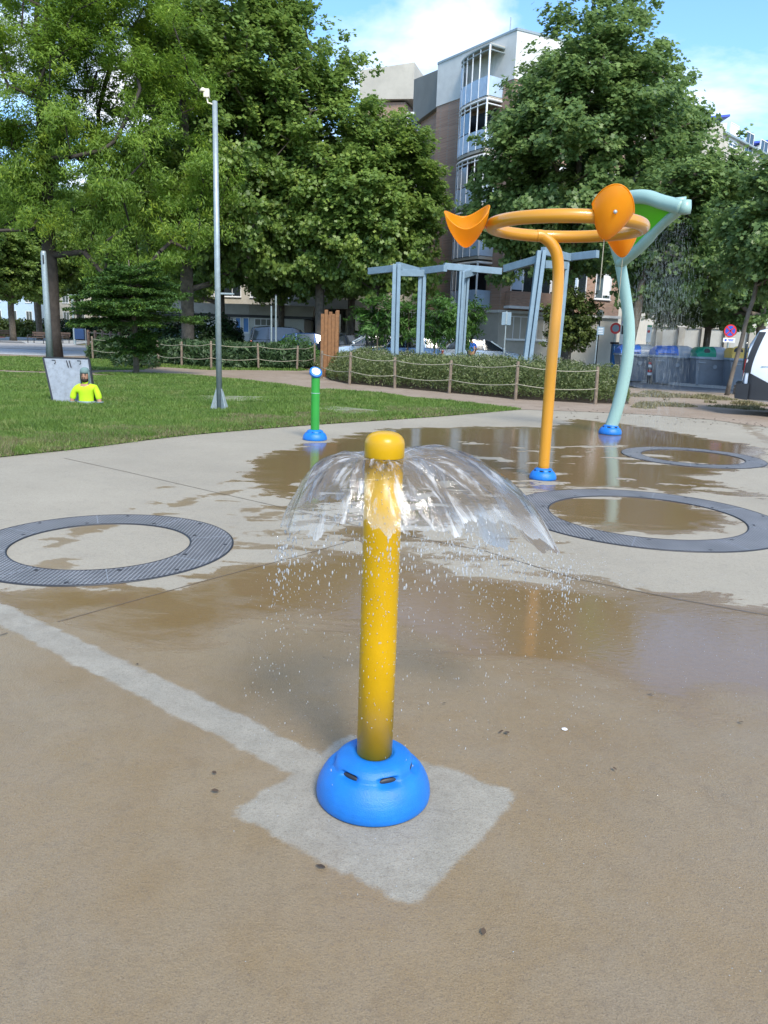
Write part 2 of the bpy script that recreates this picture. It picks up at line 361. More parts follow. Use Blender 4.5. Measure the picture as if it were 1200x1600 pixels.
pud = poly_sdf(P, [(-6, 4.0)]+gp([(0, 925), (250, 915), (380, 885), (560, 862), (640, 880), (760, 912), (900, 925), (1050, 930), (1200, 950)])+[(5, 4.6), (4, 3.0)]+gp([(1200, 1100), (1130, 1090), (1060, 1110), (960, 1060), (800, 1040), (700, 1010), (600, 985), (480, 960), (380, 960), (300, 1010), (120, 960)])+[(-4, 3.2)])
pud = np.maximum(pud, w3-0.06)
pud = np.maximum(pud, 0.80-np.hypot(P[:, 0]-2.25, P[:, 1]-6.92))
rs = np.random.default_rng(14)
for k in range(46):
    if k < 26: x0, y0, ln, sl_ = rs.uniform(350, 520), rs.uniform(735, 862), rs.uniform(25, 110), rs.uniform(0.05, 0.22)
    elif k < 38: x0, y0, ln, sl_ = rs.uniform(640, 900), rs.uniform(845, 905), rs.uniform(30, 110), rs.uniform(-0.25, -0.05)
    else: x0, y0, ln, sl_ = rs.uniform(560, 850), rs.uniform(700, 745), rs.uniform(40, 140), rs.uniform(-0.08, 0.06)
    wet = np.maximum(wet, line_sdf(P, gp([(x0, y0), (x0+ln*.5, y0-sl_*ln*.5+rs.normal(0, 1.5)), (x0+ln, y0-sl_*ln)]), rs.uniform(0.0, 0.045)))
dryl = np.full(len(P), -1.0)
for k in range(60):
    if k < 30: x0, y0, ln, sl_ = rs.uniform(430, 640), rs.uniform(740, 860), rs.uniform(30, 130), rs.uniform(-0.02, 0.2)
    else: x0, y0, ln, sl_ = rs.uniform(640, 1050), rs.uniform(690, 775), rs.uniform(40, 160), rs.uniform(-0.12, 0.02)
    dryl = np.maximum(dryl, line_sdf(P, gp([(x0, y0), (x0+ln*.5, y0-sl_*ln*.5+rs.normal(0, 1.5)), (x0+ln, y0-sl_*ln)]), rs.uniform(-0.02, 0.03)))
wet = np.minimum(wet, -dryl)
pud = np.minimum(pud, wet+0.25)
pad = poly_sdf(P, gp([(358, 1271), (650, 1420), (814, 1240), (546, 1148)]))
pad = np.maximum(pad, line_sdf(P, gp([(-420, 800), (0, 958), (270, 1090), (480, 1195)]), 0.085))
tone = poly_sdf(P, [(-9, 5.5)]+gp([(0, 925), (60, 918), (250, 912), (370, 880), (560, 850), (700, 885), (930, 900), (1200, 945)])+[(20, 6.0), (20, -2), (-9, -2)])
me = bpy.data.meshes.new('plaza'); nx, ny = len(xs), len(ys)
me.vertices.add(nx*ny); me.vertices.foreach_set('co', np.c_[P, np.zeros(len(P))].astype(np.float32).ravel())
ii = (np.arange(ny-1)[:, None]*nx+np.arange(nx-1)[None, :]).ravel()
me.loops.add(len(ii)*4); me.loops.foreach_set('vertex_index', np.c_[ii, ii+1, ii+nx+1, ii+nx].astype(np.int32).ravel())
me.polygons.add(len(ii)); me.polygons.foreach_set('loop_start', np.arange(0, 4*len(ii), 4, dtype=np.int32)); me.polygons.foreach_set('loop_total', np.full(len(ii), 4, np.int32))
me.update(calc_edges=True)
for nm, A in (('wet', wet), ('pud', pud), ('pad', pad)):
    at = me.attributes.new(nm, 'FLOAT', 'POINT'); at.data.foreach_set('value', np.clip(A, -1, 1).astype(np.float32))
plaza = bpy.data.objects.new('plaza_ground', me); col.objects.link(plaza); plaza['kind'] = 'structure'

def plaza_mat():
    m, t, bs, out = new_mat('plaza_concrete'); co = objco(t)
    def att(n): a = nd(t, 'ShaderNodeAttribute'); a.attribute_name = n; return a.outputs['Fac']
    def sstep(x, a, b):
        n = nd(t, 'ShaderNodeMapRange'); n.interpolation_type = 'SMOOTHSTEP'; n.inputs[1].default_value = a; n.inputs[2].default_value = b; lk(t, x, n.inputs[0]); return n.outputs[0]
    mp = nd(t, 'ShaderNodeMapping'); lk(t, co, mp.inputs[0]); mp.inputs['Scale'].default_value = (1.0, 2.2, 1); mp.inputs['Rotation'].default_value = (0, 0, 0.5)
    big = noise(t, 1.6, 6, 0.62, mp.outputs[0], 0.6); mid = noise(t, 7, 6, 0.65, co, 0.3); fin = noise(t, 90, 4, 0.7, co); vf = noise(t, 210, 3, 0.65, co); md2 = noise(t, 34, 5, 0.7, co)
    warp = math_(t, 'ADD', math_(t, 'MULTIPLY', math_(t, 'SUBTRACT', big, 0.5), 1.15), math_(t, 'MULTIPLY', math_(t, 'SUBTRACT', mid, 0.5), 0.28))
    wetf = sstep(math_(t, 'ADD', att('wet'), warp), -0.015, 0.035)
    pudf = sstep(math_(t, 'ADD', att('pud'), math_(t, 'MULTIPLY', warp, 1.1)), -0.22, 0.25)
    pudf = math_(t, 'MULTIPLY', pudf, wetf)
    pw = math_(t, 'ADD', math_(t, 'MULTIPLY', math_(t, 'SUBTRACT', mid, 0.5), 0.09), math_(t, 'MULTIPLY', math_(t, 'SUBTRACT', fin, 0.5), 0.035))
    padf = sstep(math_(t, 'ADD', att('pad'), pw), -0.012, 0.014)
    # colours
    sl = noise(t, 0.55, 5, 0.6, co)
    dry = mixcol(t, ramp(t, sl, 0.3, 0.7), (0.275, 0.248, 0.190), (0.345, 0.312, 0.24))
    dry = mixcol(t, math_(t, 'MULTIPLY', ramp(t, mid, 0.5, 0.75), 0.35), dry, (0.22, 0.20, 0.165))
    tan = mixcol(t, ramp(t, sl, 0.32, 0.68), (0.196, 0.138, 0.068), (0.246, 0.178, 0.095))
    tan = mixcol(t, math_(t, 'MULTIPLY', ramp(t, noise(t, 2.2, 6, 0.7, co, 0.5), 0.42, 0.66), 0.6), tan, (0.215, 0.172, 0.113))
    tan = mixcol(t, math_(t, 'MULTIPLY', ramp(t, noise(t, 0.9, 7, 0.72, co, 1.0), 0.46, 0.62), 0.33), tan, (0.27, 0.215, 0.135))
    tan = mixcol(t, math_(t, 'MULTIPLY', ramp(t, noise(t, 5.5, 7, 0.75, co, 0.8), 0.54, 0.70), 0.35), tan, (0.135, 0.098, 0.06))
    damp = mixcol(t, math_(t, 'MULTIPLY', ramp(t, mid, 0.45, 0.75), 0.4), tan, (0.25, 0.192, 0.12))
    wetc = mixcol(t, pudf, damp, mixcol(t, 0.75, tan, (0.170, 0.105, 0.045)))
    c = mixcol(t, wetf, dry, wetc)
    pc = mixcol(t, ramp(t, mid, 0.35, 0.7), (0.25, 0.232, 0.185), (0.32, 0.296, 0.238))
    pc = mixcol(t, math_(t, 'MULTIPLY', ramp(t, noise(t, 3.4, 6, 0.7, co), 0.5, 0.72), 0.45), pc, (0.20, 0.165, 0.12))
    c = mixcol(t, padf, c, pc)
    # fine aggregate specks, hair cracks
    c = mixcol(t, math_(t, 'MULTIPLY', ramp(t, fin, 0.52, 0.70), 0.5), c, (0.13, 0.10, 0.07))
    c = mixcol(t, math_(t, 'MULTIPLY', ramp(t, vf, 0.58, 0.75), 0.30), c, (0.42, 0.39, 0.34))
    c = mixcol(t, math_(t, 'MULTIPLY', ramp(t, md2, 0.50, 0.68), 0.22), c, (0.10, 0.075, 0.05))
    c = mixcol(t, math_(t, 'MULTIPLY', ramp(t, vf, 0.34, 0.46, (1, 1, 1), (0, 0, 0)), 0.45), c, (0.08, 0.06, 0.04))
    vo = nd(t, 'ShaderNodeTexVoronoi'); vo.feature = 'DISTANCE_TO_EDGE'; vo.inputs['Scale'].default_value = 9
    wv = nd(t, 'ShaderNodeMix', data_type='RGBA'); wv.inputs[0].default_value = 0.12; lk(t, co, wv.inputs[6])
    nn = nd(t, 'ShaderNodeTexNoise'); nn.inputs['Scale'].default_value = 12; lk(t, co, nn.inputs[0]); lk(t, nn.outputs[1], wv.inputs[7]); lk(t, wv.outputs[2], vo.inputs['Vector'])
    crk = math_(t, 'MULTIPLY', ramp(t, vo.outputs[0], 0.0, 0.012, (1, 1, 1), (0, 0, 0)), ramp(t, noise(t, 1.3, 4, 0.6, co), 0.52, 0.66))
    c = mixcol(t, math_(t, 'MULTIPLY', crk, 0.28), c, (0.09, 0.07, 0.05))
    lk(t, c, bs.inputs['Base Color'])
    # gloss: dry matt, damp sheen, puddle mirror
    r1 = nd(t, 'ShaderNodeMix', data_type='FLOAT'); lk(t, wetf, r1.inputs[0]); r1.inputs[2].default_value = 0.85
    damp_r = nd(t, 'ShaderNodeMapRange'); damp_r.inputs[3].default_value = 0.18; damp_r.inputs[4].default_value = 0.46; lk(t, mid, damp_r.inputs[0]); lk(t, damp_r.outputs[0], r1.inputs[3])
    r2 = nd(t, 'ShaderNodeMix', data_type='FLOAT'); lk(t, pudf, r2.inputs[0]); lk(t, r1.outputs[0], r2.inputs[2]); r2.inputs[3].default_value = 0.02
    r3 = nd(t, 'ShaderNodeMix', data_type='FLOAT'); lk(t, padf, r3.inputs[0]); lk(t, r2.outputs[0], r3.inputs[2]); r3.inputs[3].default_value = 0.6
    lk(t, r3.outputs[0], bs.inputs['Roughness']); bs.inputs['IOR'].default_value = 1.40
    bs.inputs['Specular IOR Level'].default_value = 0.65
    rip = nd(t, 'ShaderNodeTexNoise'); rip.inputs['Scale'].default_value = 26; rip.inputs['Detail'].default_value = 3; lk(t, mp.outputs[0], rip.inputs[0])
    hgt = nd(t, 'ShaderNodeMix', data_type='FLOAT'); lk(t, pudf, hgt.inputs[0]); lk(t, math_(t, 'ADD', fin, math_(t, 'MULTIPLY', vf, 0.5)), hgt.inputs[2]); lk(t, math_(t, 'MULTIPLY', rip.outputs[0], 0.26), hgt.inputs[3])
    b = bump(t, hgt.outputs[0], 0.55, 0.006, bs)
    return m
me.materials.append(plaza_mat())

def sheet(name, pts, z, mat, kind='structure'):
    mb = MB(); n = len(pts); mb.add([(p[0], p[1], z) for p in pts], [tuple(range(n))])
    o = mb.build(name, mat); o['kind'] = kind
    for p in o.data.polygons:
        if p.normal.z < 0: o.data.flip_normals(); break
    return o
def smooth_path(pts, k=6):                                   # Catmull-Rom
    pts = [Vector(p) for p in pts]; out = []
    for i in range(len(pts)-1):
        p0, p1, p2, p3 = pts[max(i-1, 0)], pts[i], pts[i+1], pts[min(i+2, len(pts)-1)]
        for j in range(k):
            t = j/k; out.append(0.5*((2*p1)+(p2-p0)*t+(2*p0-5*p1+4*p2-p3)*t*t+(3*p1-p0-3*p2+p3)*t**3))
    return out+[pts[-1]]
sheet('ground', [(-400, -60), (400, -60), (400, 500), (-400, 500)], -0.03, M['far_ground'])
edge_front = smooth_path([(-30, -2, 0), (-9.5, 2.0, 0), (-6.4, 5.8, 0)]+[G(*p) for p in ((0, 715), (130, 701), (300, 680), (480, 665), (600, 657), (700, 650), (815, 640))])
# sandy ground right of and beyond the slab
sheet('sandy_ground', [G(815, 640), G(900, 643), G(1010, 648), G(1110, 656), G(1200, 668)]+[(14, 13.0), (40, 9), (60, 20), (60, 24)]+[(14, 25.2), G(1100, 613), G(1000, 607), G(900, 600), (4, 33), (-4, 33), (-14, 40), (-40, 42), (-40, 26), (-9, 24)], 0.006, M['dirt'])
edge_back = smooth_path([G(815, 640), G(760, 634), G(700, 628), G(600, 617), G(480, 607), G(380, 595), G(290, 587), G(235, 585), G(150, 584), G(60, 585), (-40, 25.5, 0)])
lawn_poly = [tuple(p)[:2] for p in edge_front]+[tuple(p)[:2] for p in edge_back[1:]]
sheet('lawn_soil', lawn_poly, 0.012, M['lawn_soil'])
lawn2_poly = [(-40, 26.4)]+gp([(60, 581), (150, 579), (225, 578), (238, 572), (200, 566), (150, 562), (100, 561)])+[(-40, 37)]
sheet('lawn_soil', lawn2_poly, 0.016, M['lawn_soil'])
sheet('paving', [(-60, 36.5), G(100, 557), G(185, 556), G(150, 545), G(110, 540), (-28, 75), (-60, 100)], 0.014, M['paving'])
sheet('paving_patch', [G(-30, 545), G(58, 544), G(34, 534), G(-20, 533)], 0.020, M['asphalt'])
sheet('paving_patch', [G(-20, 530), G(8, 528), G(12, 522), G(-20, 520)], 0.020, ground_mat('red_paving', (0.35, 0.14, 0.10), (0.40, 0.17, 0.12), (0.28, 0.12, 0.09)))
# road and pavement on the right, street behind the beds
sheet('road', [(9.0, 32.2), G(1000, 607), G(1100, 613), (14, 25.2), (60, 21.5), (60, 27), (30, 28.6), G(1100, 601), (9.0, 33)], -0.012+0.02, M['asphalt'])
sheet('street', [(-30, 42), (9, 33.4), (13, 28.6), (60, 26), (80, 60), (-60, 60)], -0.004, M['asphalt'])
kb = MB(); ks = [(8.2, 33.2), (9.8, 31.2), (11.0, 29.4), (12.6, 27.7), (16, 26.6), (40, 24.6)]
for a, b in zip(ks[:-1], ks[1:]): kb.beam((a[0], a[1], 0.05), (b[0], b[1], 0.05), 0.14, 0.12)
o = kb.build('kerb', M['pavement']); o['kind'] = 'structure'
sheet('pavement', [(2, 43.5), (18, 50), (60, 52), (60, 58), (2, 58), (-40, 58), (-40, 47)], 0.03, M['pavement'])
# joints between the slabs
for k, ln in enumerate(([(90, 972), (330, 905), (470, 868), (560, 842)], [(100, 716), (200, 738), (330, 768), (450, 795), (560, 822)], [(640, 838), (760, 862), (900, 905), (1050, 935), (1200, 962)], [(600, 676), (760, 690), (900, 700)], [(780, 668), (830, 672), (980, 690)], [(0, 994), (12, 990)])):
    mb = MB(); pts = [G(*p) for p in ln]
    for a, b in zip(pts[:-1], pts[1:]):
        d = (b-a).normalized(); nrm = Vector((-d.y, d.x, 0))*0.004
        mb.add([a-nrm+Vector((0, 0, .002+.0007*k)), b-nrm+Vector((0, 0, .002+.0007*k)), b+nrm+Vector((0, 0, .002+.0007*k)), a+nrm+Vector((0, 0, .002+.0007*k))], [(0, 1, 2, 3)])
    o = mb.build('slab_joint', M['joint']); o['kind'] = 'structure'

# ------------------------------------------------------------------ ring drains
def grate_mat():
    m, t, bs, out = new_mat('grate_composite'); co = objco(t); sp = nd(t, 'ShaderNodeSeparateXYZ'); lk(t, co, sp.inputs[0])
    def stripes(o, f): return math_(t, 'SINE', math_(t, 'MULTIPLY', o, f))
    k = 2*PI/0.026
    h = math_(t, 'MULTIPLY', stripes(sp.outputs[0], k), 1.0); v = stripes(sp.outputs[1], k)
    mx = math_(t, 'MAXIMUM', h, v); s = ramp(t, mx, 0.15, 0.75)
    c = mixcol(t, s, (0.035, 0.037, 0.04), mixcol(t, ramp(t, noise(t, 3, 5, 0.6, co), 0.35, 0.65), (0.165, 0.168, 0.172), (0.25, 0.254, 0.26)))
    lk(t, c, bs.inputs['Base Color']); bs.inputs['Roughness'].default_value = 0.5
    bump(t, mx, 0.6, 0.006, bs)
    return m
GM = grate_mat()
for (cx, cy), ro, ri in RINGS:
    lab = {0.897: 'round grey drain grate around a dry disc of pale concrete', 1.172: 'largest round drain grate, a brown puddle inside it', 0.93: 'small far round drain grate in front of the aqua leaf sprayer'}[ro]
    t_ = thing('ring_drain', lab, 'drain', (cx, cy, 0), 0, 'round drain grates set in the plaza')
    nseg = 8
    mb = MB(); n = 128
    for k in range(n):
        a0, a1 = 2*PI*k/n, 2*PI*(k+1)/n
        q = [(r_*math.cos(a), r_*math.sin(a), z) for a in (a0, a1) for r_, z in ((ri, 0.001), (ri, 0.007), (ro, 0.007), (ro, 0.001))]
        mb.add(q, [(1, 2, 6, 5), (0, 1, 5, 4), (2, 3, 7, 6)])
    mb.build('grate', GM, t_)
    for rr, nm in ((ri-0.004, 'inner_rim'), (ro+0.004, 'outer_rim')):
        mb = MB(); mb.tube([(rr*math.cos(2*PI*k/96), rr*math.sin(2*PI*k/96), 0.001) for k in range(96)], 0.009, 6, closed=True); mb.build(nm, M['dark'], t_, True)
    for k in range(16):
        a = 2*PI*(k+0.3)/16; rr = (ri+0.045) if k % 2 else (ro-0.045)
        mb = MB(); mb.lathe([(0.014, 0.0085), (0.014, 0.010), (0.010, 0.011), (0.003, 0.011)], 10, (rr*math.cos(a), rr*math.sin(a), 0)); mb.build('bolt', M['dark'], t_)
    for k in range(8):
        a = 2*PI*(k+0.5)/8; d = Vector((math.cos(a), math.sin(a), 0)); mb = MB(); mb.beam(d*ri+Vector((0, 0, 0.0078)), d*ro+Vector((0, 0, 0.0078)), 0.006, 0.001); mb.build('seam', M['plate'], t_)

# ------------------------------------------------------------------ spray bollard in front
def base_cover(parent, s=1.0, nslots=6, ph=0.0, slot_d=0.022):
    prof = [(0.180, 0.0), (0.188, 0.006), (0.190, 0.02), (0.188, 0.04), (0.183, 0.058), (0.175, 0.076), (0.165, 0.092), (0.152, 0.106), (0.143, 0.113), (0.138, 0.116), (0.135, 0.119), (0.133, 0.124), (0.130, 0.131), (0.124, 0.139), (0.115, 0.147), (0.103, 0.153), (0.090, 0.157), (0.077, 0.159), (0.067, 0.159), (0.060, 0.155)]
    fine = []
    for (a, b), (c, d) in zip(prof[:-1], prof[1:]):
        for k in range(3): fine.append((a+(c-a)*k/3, b+(d-b)*k/3))
    fine.append(prof[-1])
    def fn(r_, z, a):
        ks = (a-ph)/(2*PI/nslots); da = (ks-round(ks))*(2*PI/nslots)
        g = math.exp(-(da/0.24)**4)*math.exp(-((z-0.121)/0.011)**4)
        return r_-slot_d*g
    mb = MB(); mb.lathe([(r_*s, z*s) for r_, z in fine], 144, fn=lambda r_, z, a: fn(r_/s, z/s, a)*s)
    o = mb.build('base_cover', M['blue'], parent, True)
    for k in range(nslots):
        a = ph+k*2*PI/nslots; c = Vector((math.cos(a), math.sin(a), 0))
        m2 = MB(); Mx = Matrix.Rotation(a, 3, 'Z') @ Matrix.Diagonal((0.006*s, 0.032*s, 0.010*s))
        m2.lathe([(0.05, -1), (0.6, -0.8), (0.95, -0.3), (1, 0), (0.95, 0.3), (0.6, 0.8), (0.05, 1)], 14, c*0.119*s+Vector((0, 0, 0.119*s)), M=Mx); m2.build('slot', M['dark'], o, True)  # dark lens in each dent; the shade of the recess is in its colour
    return o
bp = G(583, 1240)
t_ = thing('spray_bollard', 'tall yellow water bollard in front with blue domed base, spraying water', 'water bollard', bp)
PR = 0.0585
mb = MB(); mb.lathe([(PR, 0.12), (PR, 0.5), (PR, 0.9), (PR, 1.138)], 64); mb.build('post', M['yellow'], t_, True)
mb = MB(); mb.lathe([(0.05, 1.128), (0.05, 1.142)], 48); mb.build('nozzle_gap', M['dark'], t_, True)
mb = MB(); mb.lathe([(0.045, 1.141), (PR+0.001, 1.1412), (PR+0.002, 1.144), (PR+0.002, 1.185), (PR-0.001, 1.196), (PR-0.008, 1.206), (PR-0.018, 1.213), (PR-0.032, 1.2175), (0.008, 1.219)], 64); mb.build('cap', M['yellow'], t_, math.radians(60))
base_cover(t_, 1.0, 6, math.radians(-90-38))

# ------------------------------------------------------------------ water
def water_mat(name, tr=0.72, streak=True, white=(0.9, 0.93, 0.96)):
    m, t, bs, out = new_mat(name); t.nodes.remove(bs)
    co = nd(t, 'ShaderNodeTexCoord').outputs['UV']
    tp = nd(t, 'ShaderNodeBsdfTransparent'); tp.inputs[0].default_value = (0.97, 0.98, 0.98, 1)
    gl = nd(t, 'ShaderNodeBsdfGlossy'); gl.inputs['Roughness'].default_value = 0.06
    fr = nd(t, 'ShaderNodeFresnel'); fr.inputs[0].default_value = 1.33
    df = nd(t, 'ShaderNodeBsdfDiffuse'); df.inputs[0].default_value = (*white, 1); tl = nd(t, 'ShaderNodeBsdfTranslucent'); tl.inputs[0].default_value = (*white, 1)
    dm = nd(t, 'ShaderNodeMixShader'); dm.inputs[0].default_value = 0.5; lk(t, df.outputs[0], dm.inputs[1]); lk(t, tl.outputs[0], dm.inputs[2])
    a = nd(t, 'ShaderNodeMixShader')
    fb = nd(t, 'ShaderNodeMapRange'); fb.inputs[3].default_value = 0.03; fb.inputs[4].default_value = 1.0; lk(t, fr.outputs[0], fb.inputs[0]); lk(t, fb.outputs[0], a.inputs[0])
    lk(t, tp.outputs[0], a.inputs[1]); lk(t, gl.outputs[0], a.inputs[2])
    b = nd(t, 'ShaderNodeMixShader')
    if streak:
        mp = nd(t, 'ShaderNodeMapping'); lk(t, co, mp.inputs[0]); mp.inputs['Scale'].default_value = (46, 2.6, 1)
        s1 = noise(t, 1.0, 5, 0.62, mp.outputs[0], 0.5)
        mp2 = nd(t, 'ShaderNodeMapping'); lk(t, co, mp2.inputs[0]); mp2.inputs['Scale'].default_value = (11, 5, 1)
        s2 = noise(t, 1.0, 5, 0.6, mp2.outputs[0], 0.8)
        uvs = nd(t, 'ShaderNodeSeparateXYZ'); lk(t, co, uvs.inputs[0])
        st = ramp(t, math_(t, 'ADD', math_(t, 'MULTIPLY', s1, 0.85), math_(t, 'MULTIPLY', s2, 0.25)), 0.57, 0.70)
        near = ramp(t, uvs.outputs[1], 0.0, 0.16, (1, 1, 1), (0, 0, 0)); end = ramp(t, uvs.outputs[1], 0.80, 1.0)
        fo = math_(t, 'ADD', math_(t, 'MULTIPLY', st, 0.55), math_(t, 'ADD', math_(t, 'MULTIPLY', near, 0.22), math_(t, 'MULTIPLY', end, math_(t, 'MULTIPLY', s2, 0.6))), True)
        lk(t, fo, b.inputs[0])
        bp_ = nd(t, 'ShaderNodeBump'); bp_.inputs['Strength'].default_value = 1.0; bp_.inputs['Distance'].default_value = 0.006; lk(t, math_(t, 'ADD', s1, s2), bp_.inputs['Height'])
        for s in (gl, fr): lk(t, bp_.outputs[0], s.inputs['Normal'])
        # break-up into holes near the ragged rim
        hole = math_(t, 'GREATER_THAN', math_(t, 'ADD', s2, math_(t, 'MULTIPLY', s1, 0.35)), math_(t, 'ADD', 0.0, ramp(t, uvs.outputs[1], 0.76, 1.0, (0.1, 0.1, 0.1), (0.84, 0.84, 0.84))))
        tp2 = nd(t, 'ShaderNodeBsdfTransparent'); hx = nd(t, 'ShaderNodeMixShader'); lk(t, hole, hx.inputs[0]); lk(t, tp2.outputs[0], hx.inputs[1]); lk(t, b.outputs[0], hx.inputs[2]); lk(t, hx.outputs[0], out.inputs[0])
    else:
        b.inputs[0].default_value = 1-tr; lk(t, b.outputs[0], out.inputs[0])
    lk(t, a.outputs[0], b.inputs[1]); lk(t, dm.outputs[0], b.inputs[2])
    return m
WM = water_mat('falling_water'); WD = water_mat('water_droplets', 0.62, False); WS = water_mat('shower_streaks', 0.94, False, (0.82, 0.88, 0.95))

def bell():
    nphi, nt_ = 240, 56; V = np.zeros((nphi, nt_, 3)); ends = []
    r2 = np.random.default_rng(5)
    ph = np.linspace(0, 2*PI, nphi, endpoint=False)
    rag = sum(r2.uniform(0.3, 1)*np.sin(k*ph+r2.uniform(0, 6))/k**0.4 for k in (3, 5, 8, 13, 21, 34, 47))*0.10
    for i, a in enumerate(ph):
        # phi 0 = +x (right), pi/2 = away from camera
        back = math.exp(-(((a-math.radians(38)+PI) % (2*PI)-PI)/0.62)**2)      # far, right: long jet
        left = math.exp(-(((a-PI+PI) % (2*PI)-PI)/1.0)**2)
        v0 = 1.08+0.78*back+0.28*left+0.05*math.sin(5*a+1)+0.04*math.sin(11*a)
        up = 0.31+0.10*left+0.38*back
        T = 0.225+0.165*back+0.045*left+0.035*rag[i]*6*0.5
        T = min(T, 0.62)
        for j in range(nt_):
            t = T*j/(nt_-1)
            drag = 1-0.35*t
            x = math.cos(a)*(0.052+v0*t*drag); y = math.sin(a)*(0.052+v0*t*drag)
            x += 0.9*t*t; y += 0.5*t*t
            z = 1.138+up*t-0.5*9.81*t*t
            n_ = mnoise.noise(Vector((a*9, t*14, 2)))*0.006*min(1, j/8); n2 = mnoise.noise(Vector((a*3, t*9, 7)))*0.009*min(1, j/14)
            V[i, j] = (x+math.cos(a)*(n_+n2), y+math.sin(a)*(n_+n2), max(0.03, z+n_+n2))
        ends.append((a, T, V[i, -1], V[i, -1]-V[i, -4]))
    mb = MB(); mb.add(V.reshape(-1, 3), [(i*nt_+j, ((i+1) % nphi)*nt_+j, ((i+1) % nphi)*nt_+j+1, i*nt_+j+1) for i in range(nphi) for j in range(nt_-1)])
    o = mb.build('water_sheet', WM, None, True); o.location = bp
    uv = o.data.uv_layers.new(name='UVMap')
    for p in o.data.polygons:
        for li in p.loop_indices:
            vi = o.data.loops[li].vertex_index; i, j = divmod(vi, nt_)
            if p.index//(nt_-1) == nphi-1 and i == 0: i = nphi
            uv.data[li].uv = (i/nphi, j/(nt_-1))
    tag(o, 'clear umbrella of water bursting from under the yellow cap', 'water', None, 'stuff')
    return o, ends
water, ends = bell()

ICO = None
def droplets(name, pts, rads, stretch, label, mat, dirs=None):
    """pts Nx3; each drop a small stretched octahedron-like ball"""
    global ICO
    if ICO is None:
        bm = bmesh.new(); bmesh.ops.create_icosphere(bm, subdivisions=1, radius=1); bm.verts.ensure_lookup_table()
        ICO = (np.array([v.co[:] for v in bm.verts]), np.array([[v.index for v in f.verts] for f in bm.faces])); bm.free()
    bv, bf = ICO; N = len(pts); pts = np.asarray(pts); rads = np.asarray(rads)
    jit = 1+rng.normal(0, 0.18, (N, len(bv), 1)); S = np.ones((N, 1, 3)); S[:, 0, 2] = stretch
    V = bv[None]*jit*S*rads[:, None, None]+pts[:, None, :]
    F_ = (bf[None]+np.arange(N)[:, None, None]*len(bv)).reshape(-1, 3)
    me = bpy.data.meshes.new(name); me.vertices.add(N*len(bv)); me.vertices.foreach_set('co', V.astype(np.float32).ravel())
    me.loops.add(len(F_)*3); me.loops.foreach_set('vertex_index', F_.astype(np.int32).ravel())
    me.polygons.add(len(F_)); me.polygons.foreach_set('loop_start', np.arange(0, len(F_)*3, 3, dtype=np.int32)); me.polygons.foreach_set('loop_total', np.full(len(F_), 3, np.int32))
    me.polygons.foreach_set('use_smooth', [True]*len(F_)); me.update(calc_edges=True); me.materials.append(mat)
    o = bpy.data.objects.new(name, me); col.objects.link(o); tag(o, label, 'water drops', None, 'stuff'); return o
dp, dr = [], []
for k in range(1600):
    a, T, e, dv = ends[rng.integers(len(ends))]
    dvn = dv/np.linalg.norm(dv); s = rng.exponential(0.16)
    p = e+dvn*s*0.6+rng.normal(0, 0.012+0.10*min(s, 1.2), 3); p[2] = e[2]-s*1.25+rng.normal(0, 0.02)
    if p[2] < 0.01: p[2] = rng.uniform(0.005, 0.12)
    if math.hypot(p[0], p[1]) < 0.07: continue
    dp.append(p+np.array(bp)); dr.append(rng.uniform(0.0006, 0.0018)*(1.5 if s < 0.12 else 0.8))
droplets('water_droplets', dp, dr, 3.2, 'drops falling from the ragged rim of the water umbrella', WD)
dp, dr = [], []
sc = G(850, 890)
for k in range(1700):                                       # splash zone where the sheet lands
    a = rng.uniform(0, 1); c0 = G(660, 850).lerp(G(930, 915), a)
    p = np.array(c0)+np.array([rng.normal(0, 0.16), rng.normal(0, 0.26), 0]); p[2] = 0.004+rng.exponential(0.035)
    dp.append(p); dr.append(rng.uniform(0.001, 0.0035))
droplets('splash_drops', dp, dr, 1.0, 'splashing drops where the water lands on the wet slab', WD)
# beads clinging to the post
dp, dr = [], []
for k in range(420):
    a = rng.uniform(-PI, 0); z = 1.13-abs(rng.normal(0, 0.4))
    if z < 0.2: continue
    dp.append((bp[0]+PR*math.cos(a), bp[1]+PR*math.sin(a), z)); dr.append(rng.uniform(0.0008, 0.0022))
droplets('water_beads', dp, dr, 1.5, 'small beads of water clinging to the yellow post', WD)

# ------------------------------------------------------------------ green nozzle post
gpos = G(492, 687)
t_ = thing('water_nozzle_post', 'slim green post with tilted blue nozzle head on a blue base', 'water bollard', gpos)
mb = MB(); mb.lathe([(0.062, 0.09), (0.062, 0.66)], 32); mb.build('post', M['green_paint'], t_, math.radians(40))
mb = MB(); mb.lathe([(0.060, 0.66), (0.064, 0.662), (0.064, 0.668), (0.060, 0.67)], 32); mb.build('seam_ring', M['aqua'], t_, True)
mb = MB(); mb.lathe([(0.061, 0.67), (0.061, 0.93)], 32); mb.build('post', M['green_paint'], t_, math.radians(40))
tl = Matrix.Rotation(math.radians(24), 3, 'Y') @ Matrix.Rotation(math.radians(42), 3, 'X')
hd = Vector((0, -0.012, 0.955))
mb = MB(); mb.lathe([(0.075, -0.035), (0.088, -0.02), (0.092, 0.0), (0.088, 0.018), (0.078, 0.024)], 36, hd, M=tl); h_ = mb.build('nozzle_head', M['blue'], t_, math.radians(40))
mb = MB(); mb.lathe([(0.062, 0.0242), (0.062, 0.027)], 36, hd, M=tl); mb.build('face_plate', M['sign_white'], h_)
mb = MB(); mb.tube([hd+tl @ Vector((0.040*math.cos(k*2*PI/24), 0.040*math.sin(k*2*PI/24), 0.028)) for k in range(19)], 0.004, 6); mb.build('emblem_ring', M['sign_green'], h_)
